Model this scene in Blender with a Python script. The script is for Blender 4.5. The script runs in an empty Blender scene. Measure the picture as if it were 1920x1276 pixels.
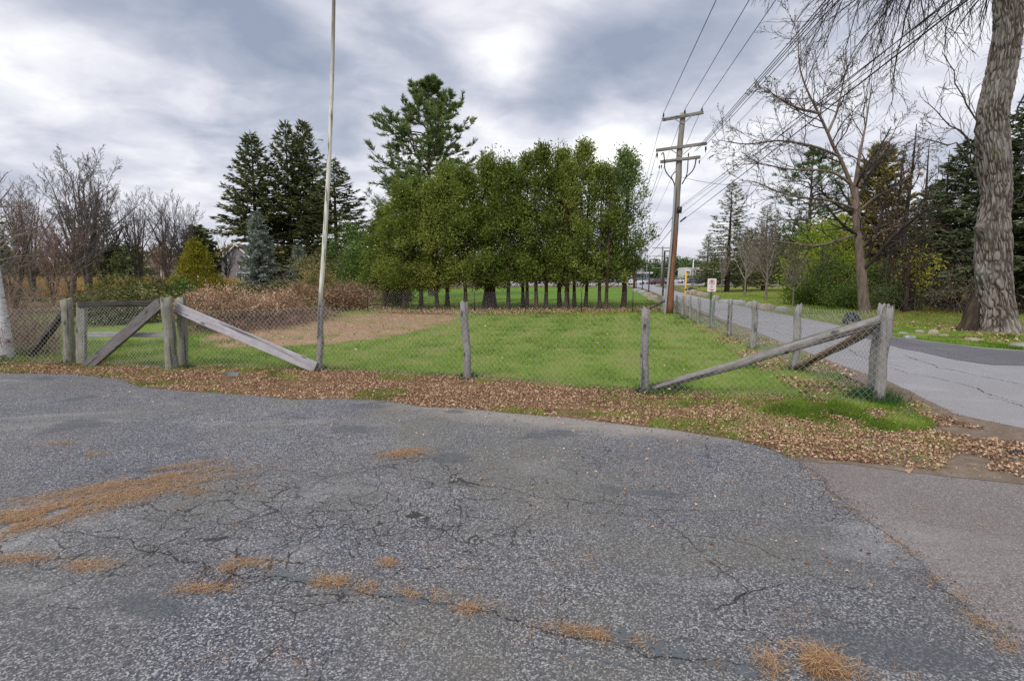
import bpy, math, random
import numpy as np
from mathutils import Vector, Matrix, Quaternion
S = bpy.context.scene
C = bpy.context.collection
rad = math.radians

# ------------------------------------------------------------------ camera
PITCH = rad(7.0); CAMZ = 1.62; F = 960.0
cam_d = bpy.data.cameras.new('camera'); cam = bpy.data.objects.new('camera', cam_d); C.objects.link(cam)
cam_d.sensor_width = 36; cam_d.lens = 18.0; cam_d.clip_start = 0.05; cam_d.clip_end = 6000
cam.location = (0, 0, CAMZ); cam.rotation_euler = (math.pi/2-PITCH, 0, 0)
S.camera = cam

# ------------------------------------------------------------------ light
SUN_EL, SUN_AZ = rad(48), rad(215)          # azimuth clockwise from +Y: behind the camera, to its left
sd = bpy.data.lights.new('sun', 'SUN'); sd.energy = 1.5; sd.angle = rad(25); sd.color = (1.0, .95, .88)
sun = bpy.data.objects.new('sun', sd); C.objects.link(sun); sun.location = (-20, -20, 40)
sdir = Vector((math.sin(SUN_AZ)*math.cos(SUN_EL), math.cos(SUN_AZ)*math.cos(SUN_EL), math.sin(SUN_EL)))
sun.rotation_euler = sdir.to_track_quat('Z', 'Y').to_euler()

W = bpy.data.worlds.new('World'); S.world = W; W.use_nodes = True
nt = W.node_tree; nt.nodes.clear()
def N(t, **k):
    n = nt.nodes.new(t)
    for a, b in k.items(): setattr(n, a, b)
    return n
def lk(a, b): nt.links.new(a, b)
def mth(op, a, b=None):
    n = N('ShaderNodeMath', operation=op)
    for i, v in enumerate((a, b)):
        if v is None: continue
        if isinstance(v, (int, float)): n.inputs[i].default_value = v
        else: lk(v, n.inputs[i])
    return n.outputs[0]
tc = N('ShaderNodeTexCoord'); sx = N('ShaderNodeSeparateXYZ'); lk(tc.outputs['Generated'], sx.inputs[0])
az = mth('ARCTAN2', sx.outputs[0], sx.outputs[1]); el = mth('ARCSINE', sx.outputs[2])
cv = N('ShaderNodeCombineXYZ'); lk(az, cv.inputs[0]); lk(el, cv.inputs[1])
# cloud deck seen in perspective
zz = mth('ADD', mth('MAXIMUM', sx.outputs[2], 0.0), .28)
pl = N('ShaderNodeCombineXYZ'); lk(mth('DIVIDE', sx.outputs[0], zz), pl.inputs[0]); lk(mth('DIVIDE', sx.outputs[1], zz), pl.inputs[1])
def noise(vec, scale, detail, rough=.55, dist=0.0, off=(0,0,0), rot=0.0, scl=(1,1,1)):
    mp = N('ShaderNodeMapping'); mp.inputs['Location'].default_value = off; mp.inputs['Rotation'].default_value = (0,0,rot); mp.inputs['Scale'].default_value = scl
    lk(vec, mp.inputs['Vector'])
    n = N('ShaderNodeTexNoise'); n.inputs['Scale'].default_value = scale; n.inputs['Detail'].default_value = detail
    n.inputs['Roughness'].default_value = rough; n.inputs['Distortion'].default_value = dist
    lk(mp.outputs[0], n.inputs['Vector']); return n
n1 = noise(pl.outputs[0], 1.25, 8, .52, .25, (3.1, 1.7, 0), rad(-28), (1.0, 1.2, 1))
n2 = noise(pl.outputs[0], 4.2, 7, .56, .35, (7.3, 2.2, 0), rad(-28), (1.0, 1.2, 1))
tone = mth('ADD', mth('MULTIPLY', mth('SUBTRACT', n1.outputs['Fac'], .5), .90), mth('MULTIPLY', mth('SUBTRACT', n2.outputs['Fac'], .5), .80))
# the large light and dark banks of cloud
wn = noise(pl.outputs[0], 1.5, 4, .5, 0, (1.3, 4.4, 0))
wv = N('ShaderNodeVectorMath', operation='SUBTRACT'); lk(wn.outputs['Color'], wv.inputs[0]); wv.inputs[1].default_value = (.5, .5, .5)
ws = N('ShaderNodeVectorMath', operation='MULTIPLY'); lk(wv.outputs[0], ws.inputs[0]); ws.inputs[1].default_value = (.30, .16, 0)
wa = N('ShaderNodeVectorMath', operation='ADD'); lk(cv.outputs[0], wa.inputs[0]); lk(ws.outputs[0], wa.inputs[1])
BANKS = [  # azimuth, elevation (deg), half widths (deg), tilt (deg), amount
 (-38, 25, 18, 6, -12, -.46), (-22, 24, 11, 4, -18, -.34), (-37, 17, 12, 2.2, 3, .16), (-19, 24.0, 6, 2.0, -28, .36),
 (-21, 16, 9, 3.0, -14, -.20), (-5, 14, 8, 3.0, 8, .34), (1, 21, 3.0, 3.5, 35, .30), (7, 18.5, 10, 4.0, 20, -.40),
 (12, 24, 8, 3.0, 10, -.26), (9, 12.5, 10, 2.2, 10, .40), (26, 22, 12, 4.0, 20, -.06), (28, 14, 14, 4.0, 0, .14), (-9, 23, 6, 3, -25, -.18)]
for a_, e_, w_, h_, r_, m_ in BANKS:
    mp = N('ShaderNodeMapping', vector_type='TEXTURE'); mp.inputs['Location'].default_value = (rad(a_), rad(e_), 0)
    mp.inputs['Rotation'].default_value = (0, 0, rad(r_)); mp.inputs['Scale'].default_value = (rad(w_), rad(h_), 1)
    lk(wa.outputs[0], mp.inputs['Vector'])
    ln = N('ShaderNodeVectorMath', operation='LENGTH'); lk(mp.outputs[0], ln.inputs[0])
    g = mth('EXPONENT', mth('MULTIPLY', mth('MULTIPLY', ln.outputs['Value'], ln.outputs['Value']), -.9))
    tone = mth('ADD', tone, mth('MULTIPLY', g, m_))
tone = mth('ADD', tone, .53)
cr = N('ShaderNodeValToRGB'); lk(tone, cr.inputs[0])
els = cr.color_ramp.elements
for p, c in ((0.05, (.25,.285,.37,1)), (.30, (.37,.40,.475,1)), (.52, (.57,.575,.635,1)), (.72, (.76,.76,.785,1)), (.95, (.97,.95,.92,1))):
    e = els.new(p); e.color = c
els.remove(els[0]); els.remove(els[-1])
hz = N('ShaderNodeMapRange'); lk(el, hz.inputs['Value']); hz.inputs['From Min'].default_value = 0; hz.inputs['From Max'].default_value = rad(9)
hz.inputs['To Min'].default_value = .75; hz.inputs['To Max'].default_value = 0
hm = N('ShaderNodeMix', data_type='RGBA'); lk(hz.outputs[0], hm.inputs['Factor']); lk(cr.outputs[0], hm.inputs['A']); hm.inputs['B'].default_value = (.58,.57,.655,1)
sc10 = N('ShaderNodeVectorMath', operation='SCALE'); lk(hm.outputs['Result'], sc10.inputs[0]); sc10.inputs['Scale'].default_value = 7.9
sky = N('ShaderNodeTexSky', sky_type='NISHITA'); sky.sun_disc = False; sky.sun_elevation = SUN_EL; sky.sun_rotation = SUN_AZ
mx = N('ShaderNodeMix', data_type='RGBA'); mx.inputs['Factor'].default_value = .93
lk(sky.outputs[0], mx.inputs['A']); lk(sc10.outputs[0], mx.inputs['B'])
bg = N('ShaderNodeBackground'); bg.inputs['Strength'].default_value = .10; lk(mx.outputs['Result'], bg.inputs['Color'])
wo = N('ShaderNodeOutputWorld'); lk(bg.outputs[0], wo.inputs['Surface'])

S.view_settings.view_transform = 'Standard'; S.view_settings.look = 'None'
S.view_settings.exposure = 0.75; S.view_settings.gamma = 1.0; S.view_settings.use_curve_mapping = False
S.cycles.max_bounces = 6; S.cycles.diffuse_bounces = 3; S.cycles.transparent_max_bounces = 8
S.cycles.use_denoising = False

# ------------------------------------------------------------------ helpers
def ray(px, py):
    u = (px-960)/F; v = (638-py)/F
    return u, math.cos(PITCH)+v*math.sin(PITCH), -math.sin(PITCH)+v*math.cos(PITCH)
def gp(px, py, z=0.0):
    """the ground point seen at a pixel of the photograph"""
    x, y, d = ray(px, py); t = (z-CAMZ)/d
    return (x*t, y*t)
def at(px, py, Y):
    """the point seen at a pixel, Y metres ahead"""
    x, y, d = ray(px, py); t = Y/y
    return (x*t, Y, CAMZ+d*t)
def atx(px, Y): return at(px, 520, Y)[0]

def hash2(ix, iy, s):
    h = (ix.astype(np.int64)*374761393 + iy.astype(np.int64)*668265263 + s*1274126177) & 0x7fffffff
    h = ((h ^ (h >> 13))*1274126177) & 0x7fffffff
    return ((h ^ (h >> 16)) & 0xffff)/65535.0
def vnoise(x, y, s=0):
    x = np.asarray(x, float); y = np.asarray(y, float)
    ix = np.floor(x); iy = np.floor(y); fx = x-ix; fy = y-iy
    fx = fx*fx*(3-2*fx); fy = fy*fy*(3-2*fy)
    a = hash2(ix, iy, s); b = hash2(ix+1, iy, s); c = hash2(ix, iy+1, s); d = hash2(ix+1, iy+1, s)
    return (a*(1-fx)+b*fx)*(1-fy)+(c*(1-fx)+d*fx)*fy
def fbm(x, y, s=0, o=4):
    r = 0; a = .5; t = 0
    for i in range(o):
        r = r+a*vnoise(x*2**i, y*2**i, s+i*17); t += a; a *= .5
    return r/t
def inpoly(x, y, poly):
    r = np.zeros(len(x), bool); n = len(poly); j = n-1
    for i in range(n):
        xi, yi = poly[i]; xj, yj = poly[j]
        if yi != yj:
            r ^= ((yi > y) != (yj > y)) & (x < (xj-xi)*(y-yi)/(yj-yi)+xi)
        j = i
    return r
def unit(v):
    return v/np.maximum(np.linalg.norm(v, axis=-1, keepdims=True), 1e-9)

class MB:
    def __init__(s): s.V = []; s.T = []; s.Q = []; s.tt = []; s.qt = []; s.n = 0
    def add(s, V, T=None, Q=None, tint=.5):
        V = np.asarray(V, float).reshape(-1, 3)
        for F_, L_, t_ in ((T, s.T, s.tt), (Q, s.Q, s.qt)):
            if F_ is not None and len(F_):
                F_ = np.asarray(F_, np.int64); L_.append(F_+s.n)
                t_.append(np.broadcast_to(np.asarray(tint, float), (len(F_),)))
        s.V.append(V); s.n += len(V); return s
    def tubes(s, P, R, sides=5, tint=.5, cap=False, squash=None):
        P = np.asarray(P, float); R = np.asarray(R, float)
        if P.ndim == 2: P = P[None]; R = np.broadcast_to(R, (P.shape[1],))[None]
        B, n, _ = P.shape; R = np.broadcast_to(R, (B, n))
        T = unit(np.gradient(P, axis=1)) if n > 2 else unit(np.repeat(P[:, 1:]-P[:, :1], 2, 1))
        m = unit(P[:, -1]-P[:, 0]); ref = np.where(np.abs(m[:, 2:3]) > .8, np.array([[1., 0, 0]]), np.array([[0, 0, 1.]]))
        U = unit(np.cross(T, ref[:, None, :])); Vv = np.cross(T, U)
        a = np.arange(sides)*2*math.pi/sides
        ring = P[:, :, None]+R[:, :, None, None]*(np.cos(a)[None, None, :, None]*U[:, :, None]+np.sin(a)[None, None, :, None]*Vv[:, :, None])
        idx = np.arange(B*n*sides).reshape(B, n, sides); nx = np.roll(idx, -1, 2)
        Q = np.stack([idx[:, :-1], nx[:, :-1], nx[:, 1:], idx[:, 1:]], -1).reshape(-1, 4)
        tn = np.repeat(np.broadcast_to(np.asarray(tint, float), (B,)), (n-1)*sides)
        V = ring.reshape(-1, 3)
        if cap:
            cs = np.concatenate([P[:, 0], P[:, -1]]); nv = len(V); c0 = nv+np.arange(B); c1 = nv+B+np.arange(B)
            T0 = np.stack([nx[:, 0], idx[:, 0], np.repeat(c0[:, None], sides, 1)], -1).reshape(-1, 3)
            T1 = np.stack([idx[:, -1], nx[:, -1], np.repeat(c1[:, None], sides, 1)], -1).reshape(-1, 3)
            s.add(np.concatenate([V, cs]), T=np.concatenate([T0, T1]), Q=None, tint=.5)
            s.Q.append(Q+s.n-len(V)-2*B); s.qt.append(tn)
        else: s.add(V, Q=Q, tint=tn)
        return s
    def leafs(s, P, D, L, Wd, rng, tint=.5, fold=0.0, tri=False, side=None):
        P = np.asarray(P, float); n = len(P)
        if n == 0: return s
        D = unit(np.broadcast_to(D, (n, 3))); L = np.broadcast_to(L, (n,))[:, None]; Wd = np.broadcast_to(Wd, (n,))[:, None]
        Sd = unit(np.cross(D, rng.normal(size=(n, 3)) if side is None else side))
        if tri:
            V = np.stack([P-Sd*Wd/2, P+Sd*Wd/2, P+D*L], 1).reshape(-1, 3)
            s.add(V, T=np.arange(3*n).reshape(n, 3), tint=tint)
        else:
            Nn = np.cross(D, Sd)*np.asarray(fold)*Wd
            V = np.stack([P, P+D*L*.45+Sd*Wd/2+Nn, P+D*L, P+D*L*.45-Sd*Wd/2+Nn], 1).reshape(-1, 3)
            s.add(V, Q=np.arange(4*n).reshape(n, 4), tint=tint)
        return s
    def box(s, c, d, tint=.5, ch=0.0, rz=0.0):
        c = np.asarray(c, float); hx, hy, hz = [v/2 for v in d]
        V = np.array([(x*hx, y*hy, z*hz) for z in (-1, 1) for y in (-1, 1) for x in (-1, 1)])
        if rz:
            k, q = math.cos(rz), math.sin(rz); V = np.stack([V[:, 0]*k-V[:, 1]*q, V[:, 0]*q+V[:, 1]*k, V[:, 2]], 1)
        return s.add(V+c, Q=[(0,2,3,1),(4,5,7,6),(0,1,5,4),(1,3,7,5),(3,2,6,7),(2,0,4,6)], tint=tint)
    def prism(s, prof, a, b, tint=.5):
        """prof: list of (y,z); swept along x from a to b"""
        n = len(prof); V = [(a, y, z) for y, z in prof]+[(b, y, z) for y, z in prof]
        s.add(V, Q=[(i, (i+1) % n, n+(i+1) % n, n+i) for i in range(n)], tint=tint)
        k = s.n-2*n
        for off, rev in ((0, True), (n, False)):
            tri = [(0, i, i+1) for i in range(1, n-1)]
            tri = [(x[0]+off, x[2]+off, x[1]+off) if rev else tuple(y+off for y in x) for x in tri]
            s.T.append(np.array(tri)+k); s.tt.append(np.full(len(tri), tint))
        return s
    def mesh(s, name, smooth=False):
        V = np.concatenate(s.V) if s.V else np.zeros((0, 3))
        T = np.concatenate(s.T) if s.T else np.zeros((0, 3), int); Q = np.concatenate(s.Q) if s.Q else np.zeros((0, 4), int)
        m = bpy.data.meshes.new(name)
        m.vertices.add(len(V)); m.vertices.foreach_set('co', V.astype(np.float32).ravel())
        nl = T.size+Q.size; m.loops.add(nl); m.loops.foreach_set('vertex_index', np.concatenate([T.ravel(), Q.ravel()]).astype(np.int32))
        m.polygons.add(len(T)+len(Q))
        st = np.concatenate([np.arange(len(T))*3, len(T)*3+np.arange(len(Q))*4]).astype(np.int32)
        m.polygons.foreach_set('loop_start', st)
        tint = np.concatenate([np.concatenate(s.tt) if s.tt else np.zeros(0), np.concatenate(s.qt) if s.qt else np.zeros(0)]).astype(np.float32)
        at_ = m.attributes.new('tint', 'FLOAT', 'FACE'); at_.data.foreach_set('value', tint)
        m.polygons.foreach_set('use_smooth', np.full(len(tint), smooth))
        m.update(calc_edges=True); m.validate(); return m
    def build(s, name, mat, parent=None, smooth=False, loc=None, quat=None):
        o = bpy.data.objects.new(name, s.mesh(name, smooth)); C.objects.link(o); o.data.materials.append(mat)
        if parent: o.parent = parent
        if loc is not None: o.location = loc
        if quat is not None: o.rotation_mode = 'QUATERNION'; o.rotation_quaternion = quat
        return o

def tag(o, label=None, cat=None, group=None, kind=None):
    if label: o['label'] = label
    if cat: o['category'] = cat
    if group: o['group'] = group
    if kind: o['kind'] = kind
    return o
def thing(name, label, cat, loc=(0,0,0), group=None, rz=0):
    o = bpy.data.objects.new(name, None); C.objects.link(o); o.location = loc; o.rotation_euler = (0, 0, rz); o.empty_display_size = .2
    return tag(o, label, cat, group)
def dup(root, loc, rz=0, scale=None, label=None, group=None):
    def cp(o, par):
        c = o.copy(); C.objects.link(c)
        if par: c.parent = par
        for ch in list(o.children): cp(ch, c)
        return c
    r = cp(root, None); r.location = loc; r.rotation_euler = (0, 0, rz)
    if scale is not None: r.scale = scale
    if label: r['label'] = label
    if group: r['group'] = group
    return r
used = {}
def place(key, loc, rz=0, scale=(1,1,1), label=None, group=None):
    """the first time the prototype itself, later copies of it"""
    p = PROTO[key]
    if len(loc) == 2: loc = (loc[0], loc[1], 0)
    if key not in used:
        used[key] = 1; p.location = loc; p.rotation_euler = (0, 0, rz); p.scale = scale; p['label'] = label
        if group: p['group'] = group
        elif 'group' in p: del p['group']
        return p
    r = dup(p, loc, rz, scale, label, group)
    if not group and 'group' in r: del r['group']
    return r
PROTO = {}

# ------------------------------------------------------------------ materials
class NT:
    def __init__(s, name, rough=.9, spec=.25):
        s.m = bpy.data.materials.new(name); s.m.use_nodes = True; s.t = s.m.node_tree
        s.b = s.t.nodes['Principled BSDF']; s.b.inputs['Roughness'].default_value = rough
        s.b.inputs['Specular IOR Level'].default_value = spec
        s.tc = s.n('ShaderNodeTexCoord')
    def n(s, t, **k):
        n = s.t.nodes.new(t)
        for a, b in k.items(): setattr(n, a, b)
        return n
    def set(s, sock, v):
        if hasattr(v, 'links') or isinstance(v, bpy.types.NodeSocket): s.t.links.new(v, sock)
        else: sock.default_value = v
    def math(s, op, a, b=0.0, c=None):
        n = s.n('ShaderNodeMath', operation=op); s.set(n.inputs[0], a); s.set(n.inputs[1], b)
        if c is not None: s.set(n.inputs[2], c)
        return n.outputs[0]
    def coord(s, scale=(1,1,1), rnd=False, src='Object'):
        mp = s.n('ShaderNodeMapping'); mp.inputs['Scale'].default_value = scale; s.t.links.new(s.tc.outputs[src], mp.inputs['Vector'])
        if rnd:
            oi = s.n('ShaderNodeObjectInfo'); cx = s.n('ShaderNodeCombineXYZ')
            for i, k in enumerate((37., 71., 13.)): s.t.links.new(s.math('MULTIPLY', oi.outputs['Random'], k), cx.inputs[i])
            s.t.links.new(cx.outputs[0], mp.inputs['Location'])
        return mp.outputs[0]
    def noise(s, scale, detail=4, rough=.55, vec=None, dist=0, out='Fac'):
        n = s.n('ShaderNodeTexNoise'); n.inputs['Scale'].default_value = scale; n.inputs['Detail'].default_value = detail
        n.inputs['Roughness'].default_value = rough; n.inputs['Distortion'].default_value = dist
        s.t.links.new(vec if vec is not None else s.tc.outputs['Object'], n.inputs['Vector']); return n.outputs[out]
    def voro(s, scale, feature='F1', vec=None, out='Distance', rnd=1.0):
        n = s.n('ShaderNodeTexVoronoi', feature=feature); n.inputs['Scale'].default_value = scale; n.inputs['Randomness'].default_value = rnd
        s.t.links.new(vec if vec is not None else s.tc.outputs['Object'], n.inputs['Vector']); return n.outputs[out]
    def ramp(s, fac, stops, interp='LINEAR'):
        n = s.n('ShaderNodeValToRGB'); s.set(n.inputs[0], fac); e = n.color_ramp.elements; n.color_ramp.interpolation = interp
        while len(e) > 1: e.remove(e[-1])
        for i, (p, c) in enumerate(stops):
            if not hasattr(c, '__len__'): c = (c, c, c)
            q = e[0] if i == 0 else e.new(p)
            q.position = p; q.color = (*c[:3], 1)
        return n.outputs[0]
    def mix(s, fac, a, b, mode='MIX'):
        n = s.n('ShaderNodeMix', data_type='RGBA', blend_type=mode)
        s.set(n.inputs['Factor'], fac)
        for k, v in (('A', a), ('B', b)):
            s.set(n.inputs[k], (*v[:3], 1) if isinstance(v, tuple) else v)
        return n.outputs['Result']
    def color(s, c):
        s.set(s.b.inputs['Base Color'], (*c[:3], 1) if isinstance(c, tuple) else c); return s
    def bump(s, h, strength=.5, dist=.01):
        n = s.n('ShaderNodeBump'); n.inputs['Strength'].default_value = strength; n.inputs['Distance'].default_value = dist
        s.set(n.inputs['Height'], h); s.t.links.new(n.outputs[0], s.b.inputs['Normal']); return s
    def tint(s): 
        return s.n('ShaderNodeAttribute', attribute_name='tint').outputs['Fac']

def leaf_mat(name, stops, trans=.25, rough=.7, vary=.12):
    """leaves and needles: colour by leaf, some light passing through"""
    k = NT(name, rough, .2); t = k.tint()
    t2 = k.math('ADD', t, k.math('MULTIPLY', k.math('SUBTRACT', k.noise(.9, 3), .5), vary*3))
    oi = k.n('ShaderNodeObjectInfo'); t3 = k.math('ADD', t2, k.math('MULTIPLY', k.math('SUBTRACT', oi.outputs['Random'], .5), vary*2.6))
    c = k.ramp(t3, stops); k.color(c)
    if trans:
        tr = k.n('ShaderNodeBsdfTranslucent'); k.t.links.new(c, tr.inputs['Color'])
        mx_ = k.n('ShaderNodeMixShader'); mx_.inputs[0].default_value = trans
        k.t.links.new(k.b.outputs[0], mx_.inputs[1]); k.t.links.new(tr.outputs[0], mx_.inputs[2])
        k.t.links.new(mx_.outputs[0], k.t.nodes['Material Output'].inputs['Surface'])
    return k.m
def flat_mat(name, col, rough=.6, vary=.15, scale=6, metal=0.0, spec=.3, bump=0):
    k = NT(name, rough, spec); f = k.noise(scale, 4, .6, k.coord(rnd=True))
    k.color(k.mix(f, tuple(v*(1-vary) for v in col), tuple(min(1, v*(1+vary)) for v in col)))
    k.b.inputs['Metallic'].default_value = metal
    if bump: k.bump(k.noise(scale*6, 3), bump, .01)
    return k.m
# ------------------------------------------------------------------ the ground and everything lying flat on it
rng = np.random.default_rng(11)
def wob(poly, seg, amp, sc, seed, closed=True):
    """a ragged outline: the polygon with short edges pushed in and out"""
    out = []; n = len(poly)
    for i in range(n if closed else n-1):
        a = np.array(poly[i]); b = np.array(poly[(i+1) % n]); L = np.linalg.norm(b-a)
        k = max(1, min(int(L/seg), 160)) if L < 120 else 1
        for j in range(k): out.append(a+(b-a)*j/k)
    P = np.array(out); d = np.roll(P, -1, 0)-np.roll(P, 1, 0); nn = unit(np.stack([d[:, 1], -d[:, 0]], 1))
    o = (fbm(P[:, 0]*sc, P[:, 1]*sc, seed, 4)-.5)*2*amp
    return P+nn*o[:, None]
def sheet(name, poly, z, mat, seg=.25, amp=.0, sc=1.5, seed=1, kind='structure', parent=None):
    P = wob(poly, seg, amp, sc, seed) if amp else np.array(poly, float)
    m = bpy.data.meshes.new(name); m.from_pydata([(p[0], p[1], z) for p in P], [], [tuple(range(len(P)))])
    if m.polygons[0].normal.z < 0: m.flip_normals()
    m.update(); o = bpy.data.objects.new(name, m); C.objects.link(o); m.materials.append(mat)
    if parent: o.parent = parent
    if kind: o['kind'] = kind
    return o
G = lambda *pts: [gp(*p) for p in pts]

def turf_mat(name, greens, tans, tanamt=.45, stripes=False):
    k = NT(name, .95, .1)
    f = k.noise(1.1, 6, .62); g = k.noise(.22, 4, .55); h = k.noise(38, 4, .7); v = k.noise(130, 2, .6)
    c = k.ramp(h, [(.25, greens[0]), (.5, greens[1]), (.75, greens[2])])
    t = k.ramp(v, [(.3, tans[0]), (.7, tans[1])])
    m = k.math('ADD', k.math('MULTIPLY', f, .6), k.math('MULTIPLY', g, .5))
    c = k.mix(k.ramp(m, [(tanamt, 0), (tanamt+.25, .8)]), c, t)
    if stripes:
        w = k.n('ShaderNodeTexWave', wave_type='BANDS', bands_direction='X'); w.inputs['Scale'].default_value = .20; w.inputs['Distortion'].default_value = 1.2
        w.inputs['Detail'].default_value = 2; w.inputs['Detail Scale'].default_value = .6
        mp = k.n('ShaderNodeMapping'); mp.inputs['Rotation'].default_value = (0, 0, rad(10)); k.t.links.new(k.tc.outputs['Object'], mp.inputs['Vector']); k.t.links.new(mp.outputs[0], w.inputs['Vector'])
        c = k.mix(k.math('MULTIPLY', w.outputs['Fac'], .22), c, (.20, .25, .10))
    k.color(c); k.bump(h, .7, .03); return k.m
M = {}
M['meadow'] = turf_mat('rough_turf', [(.05,.07,.02), (.09,.11,.035), (.13,.14,.05)], [(.16,.12,.06), (.26,.19,.10)], .42)
M['lawn'] = turf_mat('lawn_turf', [(.10,.165,.02), (.18,.27,.04), (.26,.35,.07)], [(.23,.18,.085), (.36,.28,.15)], .62, True)
M['green'] = turf_mat('green_turf', [(.06,.13,.012), (.11,.21,.02), (.16,.27,.04)], [(.22,.20,.06), (.32,.25,.10)], .66)
M['yellowish'] = turf_mat('dry_lawn_turf', [(.10,.12,.02), (.16,.19,.035), (.22,.23,.06)], [(.24,.19,.07), (.34,.26,.12)], .55)

def soil_mat(name, a, b, c_, sc=9, bump=.6):
    k = NT(name, .95, .1); f = k.noise(sc, 6, .65); g = k.noise(.8, 5, .6); h = k.noise(90, 3, .7)
    c = k.ramp(f, [(.3, a), (.5, b), (.7, c_)]); c = k.mix(k.math('MULTIPLY', k.ramp(g, [(.45, 0), (.7, 1)]), .5), c, a)
    c = k.mix(k.math('MULTIPLY', h, .35), c, tuple(v*.55 for v in a)); k.color(c); k.bump(k.math('ADD', f, k.math('MULTIPLY', h, .5)), bump, .03); return k.m
M['bare'] = soil_mat('bare_soil', (.26,.17,.10), (.38,.25,.16), (.47,.33,.21), 5)
M['verge'] = soil_mat('verge_soil', (.13,.085,.045), (.23,.15,.085), (.32,.22,.13), 14)
M['dirt'] = soil_mat('packed_dirt', (.15,.115,.085), (.215,.17,.13), (.29,.235,.185), 7, .4)
M['leafbed'] = soil_mat('leaf_bed', (.17,.075,.03), (.27,.13,.055), (.36,.19,.08), 12)

def asphalt_mat(name, base, light, dark, stain, cracked=False, speck=85, contrast=1.0, seed=0.0):
    k = NT(name, .88, .3)
    mp = k.n('ShaderNodeMapping'); mp.inputs['Location'].default_value = (seed, seed*1.7, 0); k.t.links.new(k.tc.outputs['Object'], mp.inputs['Vector']); vec = mp.outputs[0]
    cell = k.voro(speck, 'F1', vec, 'Color'); sep = k.n('ShaderNodeSeparateColor'); k.t.links.new(cell, sep.inputs[0])
    r = sep.outputs[0]; fine = k.noise(260, 3, .7, vec)
    sp = k.ramp(r, [(.0, dark), (.35, tuple(v*.82 for v in base)), (.55, base), (.8, tuple((a+b)/2 for a, b in zip(base, light))), (1, tuple(min(1, v*1.2) for v in light))])
    big = k.noise(.55, 5, .6, vec, .4); mid = k.noise(2.3, 6, .62, vec, .3)
    wear = k.ramp(k.math('ADD', k.math('MULTIPLY', big, .6), k.math('MULTIPLY', mid, .4)), [(.36, 0), (.62, 1)])
    stone = k.mix(min(1, .95*contrast), base, sp)
    smooth = k.mix(k.math('MULTIPLY', fine, .5), tuple(v*.66 for v in base), tuple(v*1.0 for v in base))
    c = k.mix(k.math('ADD', .45, k.math('MULTIPLY', wear, .55)), smooth, stone)
    tn = k.noise(.33, 5, .6, vec, .5)
    c = k.mix(k.math('MULTIPLY', k.ramp(tn, [(.42, 0), (.60, 1)]), .8), c, k.mix(.65, c, stain))
    pale = k.ramp(k.noise(.9, 5, .6, k.coord((.6, 1.2, 1)), .6), [(.56, 0), (.74, 1)])
    c = k.mix(k.math('MULTIPLY', pale, .35), c, light)
    h = k.math('ADD', k.math('MULTIPLY', r, .6), k.math('MULTIPLY', fine, .6))
    if cracked:
        du = k.n('ShaderNodeMapping', vector_type='TEXTURE'); du.inputs['Location'].default_value = (.7, 5.72, 0); du.inputs['Rotation'].default_value = (0, 0, -.33); du.inputs['Scale'].default_value = (2.9, .55, 1); k.t.links.new(k.tc.outputs['Object'], du.inputs['Vector'])
        dl = k.n('ShaderNodeVectorMath', operation='LENGTH'); k.t.links.new(du.outputs[0], dl.inputs[0])
        dd = k.math('SUBTRACT', k.math('ADD', .75, k.math('MULTIPLY', k.noise(2.4, 5, .65, vec), .9)), dl.outputs['Value']); c = k.mix(k.math('MULTIPLY', k.ramp(dd, [(.2, 0), (.8, 1)]), .6), c, (.33,.30,.265))
        # alligator cracking, in the worn middle of the lot
        wv_ = k.n('ShaderNodeVectorMath', operation='MULTIPLY_ADD'); k.t.links.new(k.noise(2.2, 6, .62, vec, 0, 'Color'), wv_.inputs[0]); wv_.inputs[1].default_value = (.30, .30, 0); k.t.links.new(vec, wv_.inputs[2])
        tot = None
        for sc_, wd, (cx, cy, rx, ry, rr), lo in ((2.3, .0028, (-1.5, 3.4, 2.3, 1.15, .13), .305), (5.0, .0030, (-1.6, 3.4, 1.9, .9, .15), .33), (1.0, .0022, (0, 3.8, 7, 2.5, 0), .42)):
            e = k.voro(sc_, 'DISTANCE_TO_EDGE', wv_.outputs[0])
            w_ = k.math('MULTIPLY', k.math('MINIMUM', k.math('POWER', k.noise(3.1, 3, .6, vec), 2.0), .34), wd*4.0*sc_)
            hit = k.math('LESS_THAN', e, w_)
            el_ = k.n('ShaderNodeMapping', vector_type='TEXTURE'); el_.inputs['Location'].default_value = (cx, cy, 0); el_.inputs['Rotation'].default_value = (0, 0, rr); el_.inputs['Scale'].default_value = (rx, ry, 1)
            k.t.links.new(k.tc.outputs['Object'], el_.inputs['Vector'])
            ln_ = k.n('ShaderNodeVectorMath', operation='LENGTH'); k.t.links.new(el_.outputs[0], ln_.inputs[0])
            msk = k.math('GREATER_THAN', k.math('SUBTRACT', k.noise(1.25, 4, .6, vec), k.math('MULTIPLY', ln_.outputs['Value'], .22)), lo)
            hit = k.math('MULTIPLY', hit, msk); tot = hit if tot is None else k.math('MAXIMUM', tot, hit)
        c = k.mix(k.math('MULTIPLY', tot, .85), c, (.03, .028, .026)); h = k.math('SUBTRACT', h, k.math('MULTIPLY', tot, 2.5))
        # smooth dark bitumen patches
        pt = k.ramp(k.noise(.9, 3, .55, k.coord((1, 1.7, 1)), .2), [(.60, 0), (.66, 1)])
        c = k.mix(k.math('MULTIPLY', pt, .6), c, (.075, .086, .096))
    k.color(c); k.bump(h, .55, .006); return k.m
M['lot'] = asphalt_mat('lot_asphalt', (.106,.109,.132), (.46,.455,.46), (.020,.020,.027), (.170,.162,.122), True, 135)
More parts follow.
